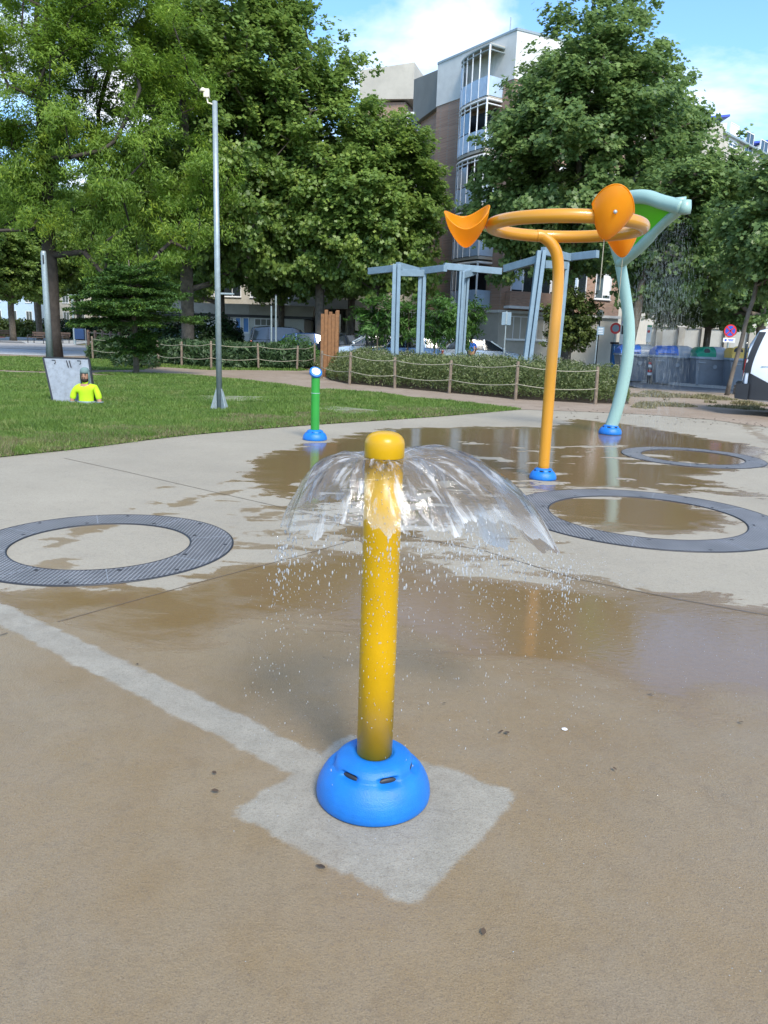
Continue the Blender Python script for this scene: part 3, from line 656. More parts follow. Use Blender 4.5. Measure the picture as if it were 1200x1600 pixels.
mb = MB(); mb.tube([hd+tl @ Vector((0.018*math.cos(k*2*PI/24+2), 0.018*math.sin(k*2*PI/24+2), 0.028)) for k in range(18)], 0.004, 6); mb.build('emblem_ring', M['sign_blue'], h_)
base_cover(t_, 0.92, 6, 0.3, 0.01)

# ------------------------------------------------------------------ orange ring feature
op_ = G(848, 748)
RC = PY(884, 355, 7.74); RR = 0.705
t_ = thing('ring_sprayer', 'orange yellow hoop on a bent pole carrying three orange buckets', 'water feature', op_)
def loc(p): return Vector(p)-op_
path = smooth_path([loc((op_.x, op_.y, 0.05)), loc((op_.x-0.005, op_.y, 1.2)), loc((op_.x+0.0, op_.y+0.01, 2.02)), loc((op_.x-0.03, op_.y+0.0, RC.z-0.22)), loc((op_.x-0.10, op_.y+0.0, RC.z-0.08)), loc((op_.x-0.20, RC.y+0.69, RC.z-0.005)), loc((op_.x-0.27, RC.y+0.68, RC.z-0.0))], 7)
mb = MB(); mb.tube(path, 0.061, 20); mb.build('pole', M['orange_yellow'], t_, True)
mb = MB(); mb.tube([loc(RC)+Vector((RR*math.cos(a), RR*math.sin(a), 0.0)) for a in np.linspace(0, 2*PI, 96, endpoint=False)], 0.060, 18, closed=True); mb.build('hoop', M['orange_yellow'], t_, True)
base_cover(t_, 0.78, 6, 0.1, 0.025)
def bucket_mat():
    m, t, bs, out = new_mat('orange_bucket_plastic'); co = objco(t)
    c = mixcol(t, ramp(t, noise(t, 4, 5, 0.6, co), 0.3, 0.7), (0.84, 0.37, 0.015), (0.92, 0.46, 0.03)); lk(t, c, bs.inputs['Base Color'])
    bs.inputs['Roughness'].default_value = 0.3
    tr = nd(t, 'ShaderNodeBsdfTranslucent'); tr.inputs[0].default_value = (1.0, 0.62, 0.07, 1); mx = nd(t, 'ShaderNodeMixShader'); mx.inputs[0].default_value = 0.6
    lk(t, bs.outputs[0], mx.inputs[1]); lk(t, tr.outputs[0], mx.inputs[2]); lk(t, mx.outputs[0], out.inputs[0]); return m
BM_ = bucket_mat()
def bucket(label, pos, Mrot, s, cord, g='orange tipping buckets on the hoop'):
    """pointed cup with a saddle shaped rim: high on two opposite sides"""
    b = thing('tipping_bucket', label, 'bucket', pos, 0, g)
    nh, na = 22, 56; V = []
    for side in (0, 1):
        for i in range(nh):
            for k in range(na):
                a = 2*PI*k/na; u = i/(nh-1)
                top = 0.29+0.062*math.cos(2*a)+0.02*math.cos(a)
                z = u*top
                q = max(z, 0)/0.34
                r_ = 0.020+0.185*math.sin(min(q, 1.1)*1.42)**0.72
                r_ -= 0.006*side
                V.append(Mrot @ Vector((r_*math.cos(a), r_*0.86*math.sin(a), z+0.004*side))*s)
    N_ = nh*na; F_ = []
    for side in (0, 1):
        for i in range(nh-1):
            for k in range(na):
                F_.append((side*N_+i*na+k, side*N_+i*na+(k+1) % na, side*N_+(i+1)*na+(k+1) % na, side*N_+(i+1)*na+k))
    F_ += [((nh-1)*na+k, (nh-1)*na+(k+1) % na, N_+(nh-1)*na+(k+1) % na, N_+(nh-1)*na+k) for k in range(na)]
    F_.append(tuple(range(na))); F_.append(tuple(N_+k for k in range(na)))
    mb = MB(); mb.add(V, F_); o = mb.build('cup', BM_, b, True)
    mb = MB(); rim = [Mrot @ Vector(((0.020+0.185*math.sin(min(tp/0.34, 1.1)*1.42)**0.72)*math.cos(a), (0.020+0.185*math.sin(min(tp/0.34, 1.1)*1.42)**0.72)*0.86*math.sin(a), tp))*s for a in np.linspace(0, 2*PI, 64, endpoint=False) for tp in [0.29+0.062*math.cos(2*a)+0.02*math.cos(a)]]
    mb.tube(rim, 0.005*s, 6, closed=True); mb.build('rim', BM_, b, True)
    if cord:
        mb = MB(); p0 = Mrot @ Vector((0, 0, 0)); mb.tube([p0, p0+Vector((0.0, 0, -cord))], 0.004, 6); mb.build('pull_cord', M['rope'], b)
    return b, o
pl = PY(728, 386, 7.75)
Rl = Matrix.Rotation(math.radians(28), 3, 'X') @ Matrix.Rotation(math.radians(-4), 3, 'Y')
b1, _ = bucket('orange bucket hanging level at the left end of the hoop', pl, Rl, 1.02, 0)
mb = MB(); mb.beam(Vector((0.12, 0, 0.17)), loc(RC)+op_-pl+Vector((-RR, 0, 0)), 0.03, 0.03); mb.build('hinge_pin', M['orange_yellow'], b1)
pmid = PY(944, 374, 6.98)
Rm = Matrix.Rotation(math.radians(13), 3, 'Y') @ Matrix.Rotation(math.radians(-6), 3, 'X') @ Matrix.Rotation(math.radians(75), 3, 'Z')
b2, _ = bucket('tipped orange bucket in front of the hoop with a long white cord', pmid, Rm, 1.16, 0.42)
pbk = PY(973, 402, 8.55)
b3, _ = bucket('orange bucket seen beneath the hoop in front of the aqua leaf', pbk, Matrix.Rotation(math.radians(-8), 3, 'Y') @ Matrix.Rotation(math.radians(95), 3, 'Z'), 1.1, 0.5)
for b, q in ((b2, Vector((0.03, -0.155, 0.20))), ):
    mb = MB(); mb.lathe([(0.016, 0), (0.016, 0.010), (0.008, 0.016), (0.003, 0.017)], 12, q, M=Matrix.Rotation(math.radians(80), 3, 'X')); mb.build('bolt', M['galv'], b)
    mb = MB(); mb.beam(Vector((0.02, 0.10, 0.22)), RC+Vector((0.36, -0.60, 0))-pmid, 0.03, 0.03); mb.build('hinge_pin', M['orange_yellow'], b)
mb = MB(); mb.beam(Vector((0.0, 0.02, 0.28)), RC+Vector((0.48, 0.50, 0))-pbk, 0.03, 0.03); mb.build('hinge_pin', M['orange_yellow'], b3)

# ------------------------------------------------------------------ aqua leaf sprayer
lp = G(953, 678); D0 = lp.y
t_ = thing('leaf_sprayer', 'curved pale aqua pole with a big green leaf canopy raining water', 'water feature', lp)
def L(px, py, dy=0.0): return PY(px, py, D0+dy)-lp
mb = MB(); stem = smooth_path([L(953, 672), L(966, 632), L(979, 570), L(983, 515), L(977, 460), L(968, 405)], 8)
mb.tube(stem, [0.105-0.02*i/(len(stem)-1) for i in range(len(stem))], 22); mb.build('pole', M['aqua'], t_, True)
apex = L(968, 412)
left_e = [apex, L(957, 375, -0.1), L(952, 340, -0.3), L(962, 320, -0.5)]
top_e = [L(962, 320, -0.5), L(984, 309, -0.7), L(1010, 308, -0.95), L(1035, 316, -1.15), L(1066, 324, -1.4)]
right_e = [apex, L(996, 390, -0.45), L(1034, 352, -0.9), L(1066, 324, -1.4)]
mb = MB(); mb.tube(smooth_path(left_e, 6), 0.07, 14); mb.tube(smooth_path(top_e, 8), 0.10, 18); mb.build('leaf_frame', M['aqua'], t_, True)
mb = MB(); mb.tube(smooth_path(right_e, 6), [0.085]*10+[0.07]*9, 14); mb.build('leaf_frame', M['aqua'], t_, True)
tip = L(1066, 324, -1.4)
mb = MB(); mb.tube([L(1069, 334, -1.4), L(1070, 325, -1.4), L(1071, 313, -1.4)], [0.085, 0.09, 0.08], 16); mb.tube([L(1040, 314, -1.2), L(1058, 313, -1.35), L(1070, 315, -1.4)], [0.03, 0.04, 0.07], 12); mb.build('spout', M['aqua'], t_, True)
A = smooth_path(right_e, 8); B = smooth_path([left_e[0], left_e[1], left_e[2], left_e[3]]+top_e[1:], 4)
nA = len(A); B2 = [B[int(round(i*(len(B)-1)/(nA-1)))] for i in range(nA)]
mb = MB(); cols = 10
gr = [[A[i].lerp(B2[i], j/cols)+Vector((0, 0.10*math.sin(PI*j/cols)+0.02, 0)) for j in range(cols+1)] for i in range(nA)]
vs = [p for r_ in gr for p in r_]; F_ = [(i*(cols+1)+j, i*(cols+1)+j+1, (i+1)*(cols+1)+j+1, (i+1)*(cols+1)+j) for i in range(nA-1) for j in range(cols)]
mb.add(vs, F_); o = mb.build('leaf_panel', M['lime'], t_, True); sm = o.modifiers.new('solid', 'SOLIDIFY'); sm.thickness = 0.02
bc = base_cover(t_, 1.0, 6, 0.0, 0.03)
# shower
N = 5500; P0 = []
V = np.zeros((N, 3, 3))
for k in range(N):
    q = rng.uniform(0, 1)**0.7; src = tip.lerp(apex.lerp(tip, 0.35), rng.uniform(0, 1)**1.6)+lp
    fall = rng.uniform(0, 1)**0.85*(src.z); tt = math.sqrt(2*fall/9.8)
    x = max(src.x-0.05, tip.x+lp.x-0.55)+rng.normal(0.05, 0.10)+tt*rng.normal(0.15, 0.26); y = src.y+tt*rng.normal(-0.1, 0.35)+rng.normal(0, 0.1); z = src.z-0.08-fall
    ln = rng.uniform(0.05, 0.16)*(0.4+tt); wd = rng.uniform(0.0014, 0.0030)
    V[k] = [(x-wd, y, z), (x+wd, y, z), (x+rng.normal(0, 0.004), y, z-ln)]
V[:, :, 2] = np.maximum(V[:, :, 2], 0.01)
o = poly_mesh(V, 3, 'water_shower', WS); tag(o, 'veil of fine water raining down from the leaf canopy', 'water', None, 'stuff')

# scattered pale drops standing in for sun glints on the wet slab
dp = []; dr = []
for k in range(1500):
    q = G(rng.uniform(380, 1190), 870+abs(rng.normal(0, 190)))
    if q.y > 0.9: dp.append((q.x, q.y, 0.001)); dr.append(rng.uniform(0.0007, 0.0022))
droplets('splash_glints', dp, dr, 0.6, 'tiny pale drops standing in for sun glints over the wet brown slab', WD)

# ------------------------------------------------------------------ vegetation builders
LEAF_SHAPES = {
    'lobed': np.array([(0, -.5, 0), (.5, -.2, .06), (.2, .04, 0), (.42, .36, .05), (0, .56, -.06), (-.42, .36, .05), (-.2, .04, 0), (-.5, -.2, .06)]),
    'narrow': np.array([(0, -.5, 0), (.13, -.05, .02), (0, .5, -.05), (-.13, -.05, .02)]),
    'oval': np.array([(0, -.5, 0), (.3, -.1, .04), (.2, .3, .02), (0, .5, -.04), (-.2, .3, .02), (-.3, -.1, .04)]),
}
def leaves(name, pos, size, shape, mat, parent=None, upb=0.7, outward=None, droop=0.0, r=rng):
    N = len(pos); S = LEAF_SHAPES[shape]
    nrm = r.normal(0, 1, (N, 3)); nrm /= np.linalg.norm(nrm, axis=1)[:, None]+1e-9
    nrm[:, 2] = np.abs(nrm[:, 2])*0.6+upb*0.6
    if outward is not None: nrm += outward*0.7
    nrm /= np.linalg.norm(nrm, axis=1)[:, None]
    t = r.normal(0, 1, (N, 3)); t[:, 2] -= droop; t -= nrm*(t*nrm).sum(1)[:, None]; t /= np.linalg.norm(t, axis=1)[:, None]
    b = np.cross(nrm, t); sz = (size*r.uniform(0.65, 1.25, N))[:, None, None]
    V = pos[:, None, :]+sz*(S[None, :, 0:1]*b[:, None]+S[None, :, 1:2]*t[:, None]+S[None, :, 2:3]*nrm[:, None])
    return poly_mesh(V, len(S), name, mat, parent)

def tree(name, label, at, H, trunk_h, tr, blobs, nclump, per, lsize, shape, lmat, bmat, group=None, lean=(0, 0), seed=1, cr=0.55, droop=0.3, cat='tree', vis=0.012, upb=0.7, fork=None):
    r = np.random.default_rng(seed)
    t = thing(name, label, cat, at, 0, group)
    # clump centres inside the blobs
    C = []
    vol = np.array([b[3]*b[4]*b[5] for b in blobs]); vol = vol/vol.sum()
    for i in r.choice(len(blobs), nclump, p=vol):
        b = blobs[i]; d = r.normal(0, 1, 3); d /= np.linalg.norm(d); q = r.uniform(0.25, 1)**0.45
        C.append((b[0]+d[0]*b[3]*q, b[1]+d[1]*b[4]*q, b[2]+d[2]*b[5]*q))
    C = np.array(C)
    # skeleton: trunk then each clump joins its nearest lower node
    nodes = [np.array([0., 0., -0.05])]; par = [-1]; nT = 9
    topz = max(C[:, 2].max()*0.86, trunk_h*1.3)
    for k in range(1, nT+6):
        z = topz*k/(nT+5); nodes.append(np.array([lean[0]*z+0.04*math.sin(k*1.7+seed)*z*0.15, lean[1]*z+0.04*math.cos(k*2.1+seed)*z*0.15, z])); par.append(k-1)
    order = np.argsort(np.hypot(C[:, 0], C[:, 1])+0.5*C[:, 2]); tips = []
    for ci in order:
        c = C[ci]; best = None
        for j, n_ in enumerate(nodes):
            if n_[2] < trunk_h*0.85 and j < nT+6: continue
            dd = np.linalg.norm(c-n_)+0.9*max(0, n_[2]-c[2]+0.25*np.hypot(c[0]-n_[0], c[1]-n_[1]))
            if best is None or dd < best[0]: best = (dd, j)
        j = best[1]; p = nodes[j]; L_ = np.linalg.norm(c-p); m = max(1, int(L_/1.1)); cur = j
        for q in range(1, m+1):
            u = q/m; pt = p+(c-p)*u; pt = pt+np.array([0, 0, -0.12*L_*math.sin(PI*u)*0.8])+(r.normal(0, 0.05, 3)*L_*0.5 if q < m else 0)
            nodes.append(pt); par.append(cur); cur = len(nodes)-1
        tips.append(cur)
    cnt = np.zeros(len(nodes))
    for tnode in tips:
        k = tnode
        while k >= 0: cnt[k] += 1; k = par[k]
    rad = tr*0.92*(cnt/cnt.max())**0.46; rad = np.maximum(rad, vis); rad[0] *= 1.25
    mb = MB()
    tp_ = [nodes[k] for k in range(nT+6) if cnt[k] > 0]
    mb.tube(tp_, [rad[k] for k in range(len(tp_))], 12)
    for k in range(nT+6, len(nodes)):
        j = par[k]; r0 = min(rad[j], rad[k]*1.25)
        mb.tube([nodes[j], nodes[k]], [r0, rad[k]], 5 if rad[k] < 0.05 else 8, caps=False)
    mb.build('trunk', bmat, t, True)
    # leaves: sub-sprigs around each clump centre
    n = len(C)*per; ci = np.repeat(np.arange(len(C)), per)
    nsub = 7; sub = r.normal(0, cr*0.8, (len(C), nsub, 3)); sub[:, :, 2] *= 0.62
    si = r.integers(0, nsub, n); P_ = C[ci]+sub[ci, si]+r.normal(0, cr*0.34, (n, 3))*np.array([1, 1, 0.7])
    cen = np.array([lean[0]*6, lean[1]*6, C[:, 2].mean()*0.85]); ow = P_-cen; ow /= np.linalg.norm(ow, axis=1)[:, None]+1e-9
    leaves('crown', P_, lsize, shape, lmat, t, upb, ow, droop, r)
    return t

# ---- large trees on the left
D = 36.0
ash_at = G(85, 558); ash_at.y = 36.3
tA = tree('ash_tree', 'big narrow-leaved tree with a dark trunk right behind the leaning metal plate', (ash_at.x, 36.3, 0), 18, 4.0, 0.34,
     [(2.4, 0, 10.5, 5.4, 4.2, 5.6), (-1.5, 0, 12.0, 4.6, 4, 5.5), (4.0, 0, 5.8, 3.6, 3, 2.4), (0.5, 0, 15.5, 5.0, 4, 3.4), (-2.5, -.5, 6.3, 3.0, 2.8, 2.0), (6.0, 0, 9.0, 2.6, 2.4, 3.6), (4.5, 0, 14.5, 3.4, 3.0, 3.0), (-0.3, -1.6, 8.2, 3.0, 1.6, 2.0), (1.6, -1.0, 5.6, 2.6, 1.8, 1.3)],
     340, 560, 0.20, 'narrow', M['ash'], M['bark_dark'], None, (0.012, 0), 3, 0.62, 0.9)
blP = [(0, 0, 9.5, 4.6, 4.2, 5.0), (0.5, 0, 13.2, 3.4, 3.2, 3.2), (-1.6, 0, 7.0, 3.2, 3.0, 2.6), (2.0, 0, 7.4, 3.0, 3.0, 2.8)]
def X(px, y): return PY(px, 520, y).x
tP1 = tree('plane_tree', 'thick-trunked plane tree behind the rope fence beside the tall lamp pole', (X(293, 41), 41, 0), 17, 3.4, 0.36,
     [(1.0, 0, 10.5, 4.4, 4.0, 5.6), (2.6, 0, 14.5, 4.2, 3.6, 3.4), (-1.5, 0, 8.0, 3.2, 3.0, 3.0), (3.0, 0, 7.5, 3.0, 3.0, 2.8), (3.2, 0, 16.5, 2.6, 2.6, 2.2), (0.8, 0, 4.9, 3.2, 2.4, 1.1)], 250, 300, 0.20, 'lobed', M['plane'], M['bark'], None, (0.01, 0), 5, 0.6)
tP2 = tree('plane_tree', 'plane tree with a tall pale crown standing behind the timber stack', (X(500, 43), 43, 0), 17, 3.1, 0.26,
     [(0.0, 0, 9.5, 4.2, 4.0, 5.2), (-2.6, 0, 14.5, 3.0, 3.0, 3.6), (1.2, 0, 6.4, 3.2, 3.0, 2.4), (1.5, 0, 12.6, 1.1, 1.0, 2.8), (-2.6, 0, 7.2, 3.0, 3.0, 2.6), (-0.5, 0, 4.7, 3.4, 2.4, 1.0)], 260, 300, 0.20, 'lobed', M['plane'], M['bark'], None, (-0.015, 0), 8, 0.6)
tP3 = tree('plane_tree', 'plane tree with bright leaves just left of the brick building edge', (X(583, 42), 42, 0), 13, 3.1, 0.24,
     [(0.1, 0, 8.2, 3.4, 3.2, 3.4), (1.0, 0, 6.4, 2.4, 2.6, 2.8), (-0.4, 0, 10.6, 2.5, 2.5, 2.0), (-2.0, 0, 6.6, 2.6, 2.8, 2.4), (0.4, 0, 4.6, 2.9, 2.2, 0.9)], 210, 290, 0.195, 'lobed', M['plane'], M['bark'], None, (0.0, 0), 12, 0.55)
tP4 = tree('plane_tree', 'towering plane tree behind the orange hoop with the broadest crown', (X(884, 37), 37, 0), 18, 3.9, 0.24,
     [(0.3, 0, 9.2, 4.7, 4.4, 4.6), (0.2, 0, 12.6, 3.2, 3.0, 2.6), (0.7, 0, 15.6, 1.3, 1.3, 2.3), (-2.5, 0, 8.4, 2.5, 2.5, 3.4), (3.6, 0, 11.0, 1.6, 1.6, 2.9), (3.4, 0, 6.6, 2.4, 2.4, 2.0), (-2.4, 0, 5.4, 2.0, 2.0, 1.2)], 330, 300, 0.195, 'lobed', M['plane_dark'], M['bark'], None, (0.0, 0), 21, 0.58)
tP5 = tree('plane_tree', 'grey leaning plane tree between the blue-lidded containers', (X(1008, 30.5)-0.5, 31.0, 0), 9, 3.4, 0.20,
     [(1.6, 0.5, 6.2, 2.6, 2.4, 2.6), (2.8, 0.5, 6.9, 2.0, 2.0, 1.7), (2.2, 0.5, 4.2, 2.2, 2.0, 1.3), (0.4, 0.5, 4.4, 1.4, 1.4, 1.3)], 150, 260, 0.16, 'lobed', M['plane_dark'], M['bark'], None, (0.09, 0), 31, 0.5)
tP6 = tree('plane_tree', 'slim leaning young plane tree beside the rear of the white van', (X(1148, 24.5), 24.5, 0), 9, 3.4, 0.07,
     [(1.4, 0, 5.2, 2.0, 1.9, 1.9), (2.5, 0, 4.2, 1.6, 1.6, 1.4), (0.6, 0, 4.3, 1.2, 1.2, 1.1)], 120, 240, 0.155, 'lobed', M['plane_dark'], M['bark'], None, (0.14, 0), 33, 0.45)
c = dup(tP4, (X(1106, 42), 42, 0), 2.1, 'dark-trunked plane tree behind the green-lidded container', (0.78, 0.78, 0.56))
c = dup(tP5, (X(1195, 37), 37, 0), 1.9, 'dense plane tree rising above the far side of the white van', (1.15, 1.15, 0.92))
c = dup(tP1, (X(345, 46), 46, 0), 2.6, 'darker plane tree half hidden behind the tall lamp pole', (0.82, 0.82, 0.86))
c = dup(tP2, (X(440, 50), 50, 0), 1.1, 'thin-trunked plane tree in front of the white wall', (0.8, 0.8, 0.92))
c = dup(tP3, (X(548, 48), 48, 0), 2.0, 'plane tree with a bare grey trunk right of the timber stack', (0.95, 0.95, 1.05))
c = dup(tP3, (X(20, 66), 66, 0), 0.7, 'distant park tree behind the bench at the paved square', (1.15, 1.15, 0.92), 'park trees beyond the paved square')
for k, (px, y, rz, s, lb) in enumerate(((-70, 60, 1.4, 1.2, 'park tree at the edge of the paved square behind the blue patch'), (62, 74, 2.9, 1.25, 'park tree in line with the thin metal pole'), (125, 80, 4.0, 1.15, 'park tree directly behind the dark litter bin'),
                                        (205, 72, 5.1, 1.1, 'park tree seen past the small fir tree'), (262, 60, 0.3, 1.0, 'park tree between the small fir and the thick plane trunk'))):
    dup(tP3, (X(px, y), y, 0), rz, lb, s, 'park trees beyond the paved square')
for k, (px, y, rz, s, lb) in enumerate(((150, 95, 0.9, 1.5, 'hazy tree closing the view beyond the litter bin'), (-20, 98, 3.1, 1.5, 'hazy tree closing the view beyond the bench'), (60, 105, 2.2, 1.5, 'hazy tree closing the view beyond the metal pole'), (250, 92, 2.2, 1.4, 'hazy tree closing the view behind the small fir'))):
    dup(tP3, (X(px, y), y, 0), rz, lb, s, 'far park trees')

# small fir with flat layered branches
def fir(at, H=5.0):
    t = thing('fir_tree', 'small dark fir with flat layered branches on the lawn edge', 'tree', at)
    r = np.random.default_rng(4)
    mb = MB(); mb.tube([(0, 0, -0.05), (0.02, 0, 1.0), (-0.02, 0, 2.2), (-0.06, 0, H*0.7), (-0.10, 0, H)], [0.10, 0.085, 0.06, 0.035, 0.01], 10); mb.build('trunk', M['bark'], t, True)
    bmb = MB(); Ps = []
    z = 0.75
    while z < H-0.2:
        if 1.15 < z < 1.55: z += 0.35
        Lb = (0.95 if z < 1.2 else (2.0*(1-(max(0, z-1.7)/(H-1.3))**1.5)+0.2)*r.uniform(0.75, 1.1))
        for k in range(10 if z > 1.2 else 9):
            a = r.uniform(0, 2*PI); l = Lb*r.uniform(0.7, 1.1); tipz = z+r.uniform(-0.22, 0.30)
            p0 = np.array([0, 0, z]); p1 = np.array([l*math.cos(a), l*math.sin(a), tipz]); bmb.tube([p0, (p0+p1)/2+np.array([0, 0, 0.06]), p1], [0.02, 0.014, 0.005], 5, caps=False)
            m = int(400*l)
            u = r.uniform(0.15, 1, m)**0.8; side = r.normal(0, 1, m)*0.22*l*(1.15-u)**0.7
            q = p0+(p1-p0)*u[:, None]; q[:, 0] += -math.sin(a)*side; q[:, 1] += math.cos(a)*side; q[:, 2] += 0.06*np.sin(PI*u)+r.normal(0, 0.025, m)-np.abs(side)*0.12
            Ps.append(q)
        z += r.uniform(0.16, 0.26)
    bmb.build('branches', M['bark'], t, True)
    leaves('crown', np.concatenate(Ps), 0.13, 'narrow', M['cedar'], t, 1.3, None, 0, r)
fir(G(213, 586), 3.5)

# small round tree, young drooping trees
tree('round_tree', 'small clipped round tree with olive leaves behind the steel frame', (X(893, 33), 33, 0), 4, 1.2, 0.07, [(0, 0, 2.45, 1.05, 1.05, 1.25)], 70, 170, 0.13, 'oval', M['round'], M['bark'], None, (0, 0), 41, 0.25)
yt = tree('young_tree', 'young tree with drooping fresh leaves between the steel frame columns', (X(680, 34), 34, 0), 3.4, 1.4, 0.03, [(0, 0, 2.5, 0.95, 0.9, 0.7), (0.2, 0, 1.8, 0.7, .7, 0.6)], 26, 90, 0.26, 'narrow', M['young'], M['bark'], 'young street trees', (0, 0), 43, 0.3, 1.2)
dup(yt, (X(722, 36), 36, 0), 1.2, 'young tree with drooping leaves beside the no entry sign', (0.9, 0.9, 1.0))
dup(yt, (X(590, 38), 38, 0), 2.2, 'young tree with drooping leaves above the silver car', (1.2, 1.2, 1.05))
dup(yt, (X(638, 39), 39, 0), 3.0, 'young tree with drooping leaves above the steel blue car', (1.1, 1.1, 1.0))
# laurel bushes behind the left bed
def bush(label, at, rx, ry, h, n, lm, size, shape='oval', name='bush', seed=1, group=None):
    r = np.random.default_rng(seed); t = thing(name, label, 'bush', at, 0, group)
    d = r.normal(0, 1, (n, 3)); d[:, 2] = np.abs(d[:, 2]); d /= np.linalg.norm(d, axis=1)[:, None]
    lump = np.array([1+0.22*mnoise.noise(Vector(tuple(v*2.2))+Vector((seed, 0, 0))) + 0.12*mnoise.noise(Vector(tuple(v*6))) for v in d])
    q = (r.uniform(0.3, 1, n)**0.35)*lump; Pp = d*q[:, None]*np.array([rx, ry, h])
    mb = MB()
    for k in range(14):
        a = r.uniform(0, 2*PI); mb.tube([(0, 0, 0), (0.3*rx*math.cos(a), 0.3*ry*math.sin(a), h*0.4), (0.7*rx*math.cos(a), 0.7*ry*math.sin(a), h*0.75)], [0.03, 0.02, 0.008], 5)
    mb.build('stems', M['bark_dark'], t)
    leaves('foliage', Pp, size, shape, lm, t, 0.5, d, 0.1, r)
    return t
for k, (px, y, rx, h, lb) in enumerate(((262, 44, 1.6, 2.0, 'dark laurel bush left of the thick plane trunk'), (312, 43, 1.6, 2.3, 'dark laurel bush right behind the thick plane trunk'), (352, 45, 1.2, 2.2, 'dark laurel bush beside the white hut with blue shutters'))):
    bush(lb, (X(px, y), y, 0), rx, 1.5, h, 5200, M['laurel'], 0.16, 'oval', 'laurel_bush', 50+k, 'laurel bushes')
for k, (px, y, rx, h, m_, lb) in enumerate(((0, 84, 3.0, 2.0, 'round', 'olive bush behind the bench'), (36, 86, 3.0, 1.9, 'round', 'olive bush right of the distant park trunk'), (95, 88, 5.0, 2.2, 'laurel', 'dark green hedge bush beyond the metal pole'), (160, 84, 5.0, 2.2, 'laurel', 'dark green hedge bush beyond the litter bin'), (225, 70, 5, 1.9, 'laurel', 'dark green hedge bush glimpsed behind the fir'))):
    bush(lb, (X(px, y), y, 0), rx, 1.5, h, 3500, M[m_], 0.3, 'oval', 'hedge_bush', 60+k, 'bushes across the park')

# ------------------------------------------------------------------ planted beds behind the rope fence
def bed(name, label, poly, h, n, lm, size, shape, seed, flowers=0, droop=0.0, back=None):
    r = np.random.default_rng(seed); pl = np.array([p[:2] for p in poly]); lo, hi = pl.min(0), pl.max(0)
    out = []; tot = 0
    while tot < n:
        q = np.c_[r.uniform(lo[0], hi[0], n), r.uniform(lo[1], hi[1], n)]; s = poly_sdf(q, poly)
        keep = (s > 0) & (r.uniform(0, 1, n) < np.clip(1.35-s/4.0, 0.28, 1)); q = q[keep]; s = s[keep]
        out.append(np.c_[q, s]); tot += len(q)
    q = np.concatenate(out)[:n]
    hh = np.array([h*(0.80+0.30*mnoise.noise(Vector((x*0.7, y*0.7, seed)))+0.22*mnoise.noise(Vector((x*2.6, y*2.6, seed)))) for x, y, _ in q])
    hh *= np.clip(q[:, 2]/0.35, 0.15, 1)**0.5
    z = hh*r.uniform(0.05, 1.08, n)**0.6
    Pp = np.c_[q[:, :2], z]
    o = leaves(name, Pp, size, shape, lm, None, 0.45, None, droop, r); tag(o, label, 'planting', None, 'stuff')
    if flowers:
        k = r.choice(n, flowers); F_ = Pp[k].copy(); F_[:, 2] = hh[k]*r.uniform(0.95, 1.16, flowers)
        o2 = leaves(name+'_flowers', F_, 0.026, 'oval', M['flower'], None, 1, None, 0, r); tag(o2, 'pale seed heads dotting the top of the right-hand shrub bed', 'flowers', None, 'stuff')
    return o
fp = [Vector((x_, y_, 0)) for x_, y_ in ((-1.18, 23.58), (0.19, 22.54), (1.67, 21.2), (3.24, 19.7), (5.13, 19.14))]
bedR = [(-3.2, 33.2), (-1.9, 25.4), (-1.3, 24.0)]+[(p.x, p.y+0.25) for p in fp[1:]]+[(6.1, 19.6), (6.6, 21.4), (6.0, 25.5), (3.0, 29.5)]
sheet('bed_soil', bedR, 0.014, M['bed_soil'])
bed('shrub_bed', 'loose green shrubs filling the bed right of the timber stack', bedR, 0.98, 120000, M['hedge'], 0.10, 'narrow', 71, 5200, 0.0)
# wispy stems above
bl_front = [(-9.3, 31.4), (-8.0, 30.6), (-6.7, 29.9), (-5.1, 31.0), (-3.8, 31.6), (-3.3, 33.5)]
bedL = bl_front+[(-3.4, 38.5), (-9, 42), (-14.5, 43), (-14, 36)]
sheet('bed_soil', bedL, 0.014, M['bed_soil'])
bed('strap_leaf_bed', 'dark strappy leaves filling the bed behind the left rope fence', bedL, 0.95, 60000, M['strap'], 0.34, 'narrow', 72, 0, -1.2)
bedB = [(X(440, 37), 37), (X(495, 36), 36), (X(497, 39), 39), (X(430, 40), 40)]
bush('light green bush in front of the blue hatchback', (X(462, 36.5), 36.5, 0), 1.3, 0.9, 1.35, 3800, M['young'], 0.16, 'narrow', 'bush', 77)
bedF = gp([(178, 575), (240, 577), (262, 570), (262, 556), (200, 551), (160, 548)])
bed('ground_cover', 'low dark ground cover around the foot of the small fir', bedF, 0.55, 9000, M['laurel'], 0.22, 'narrow', 73, 0, 0)

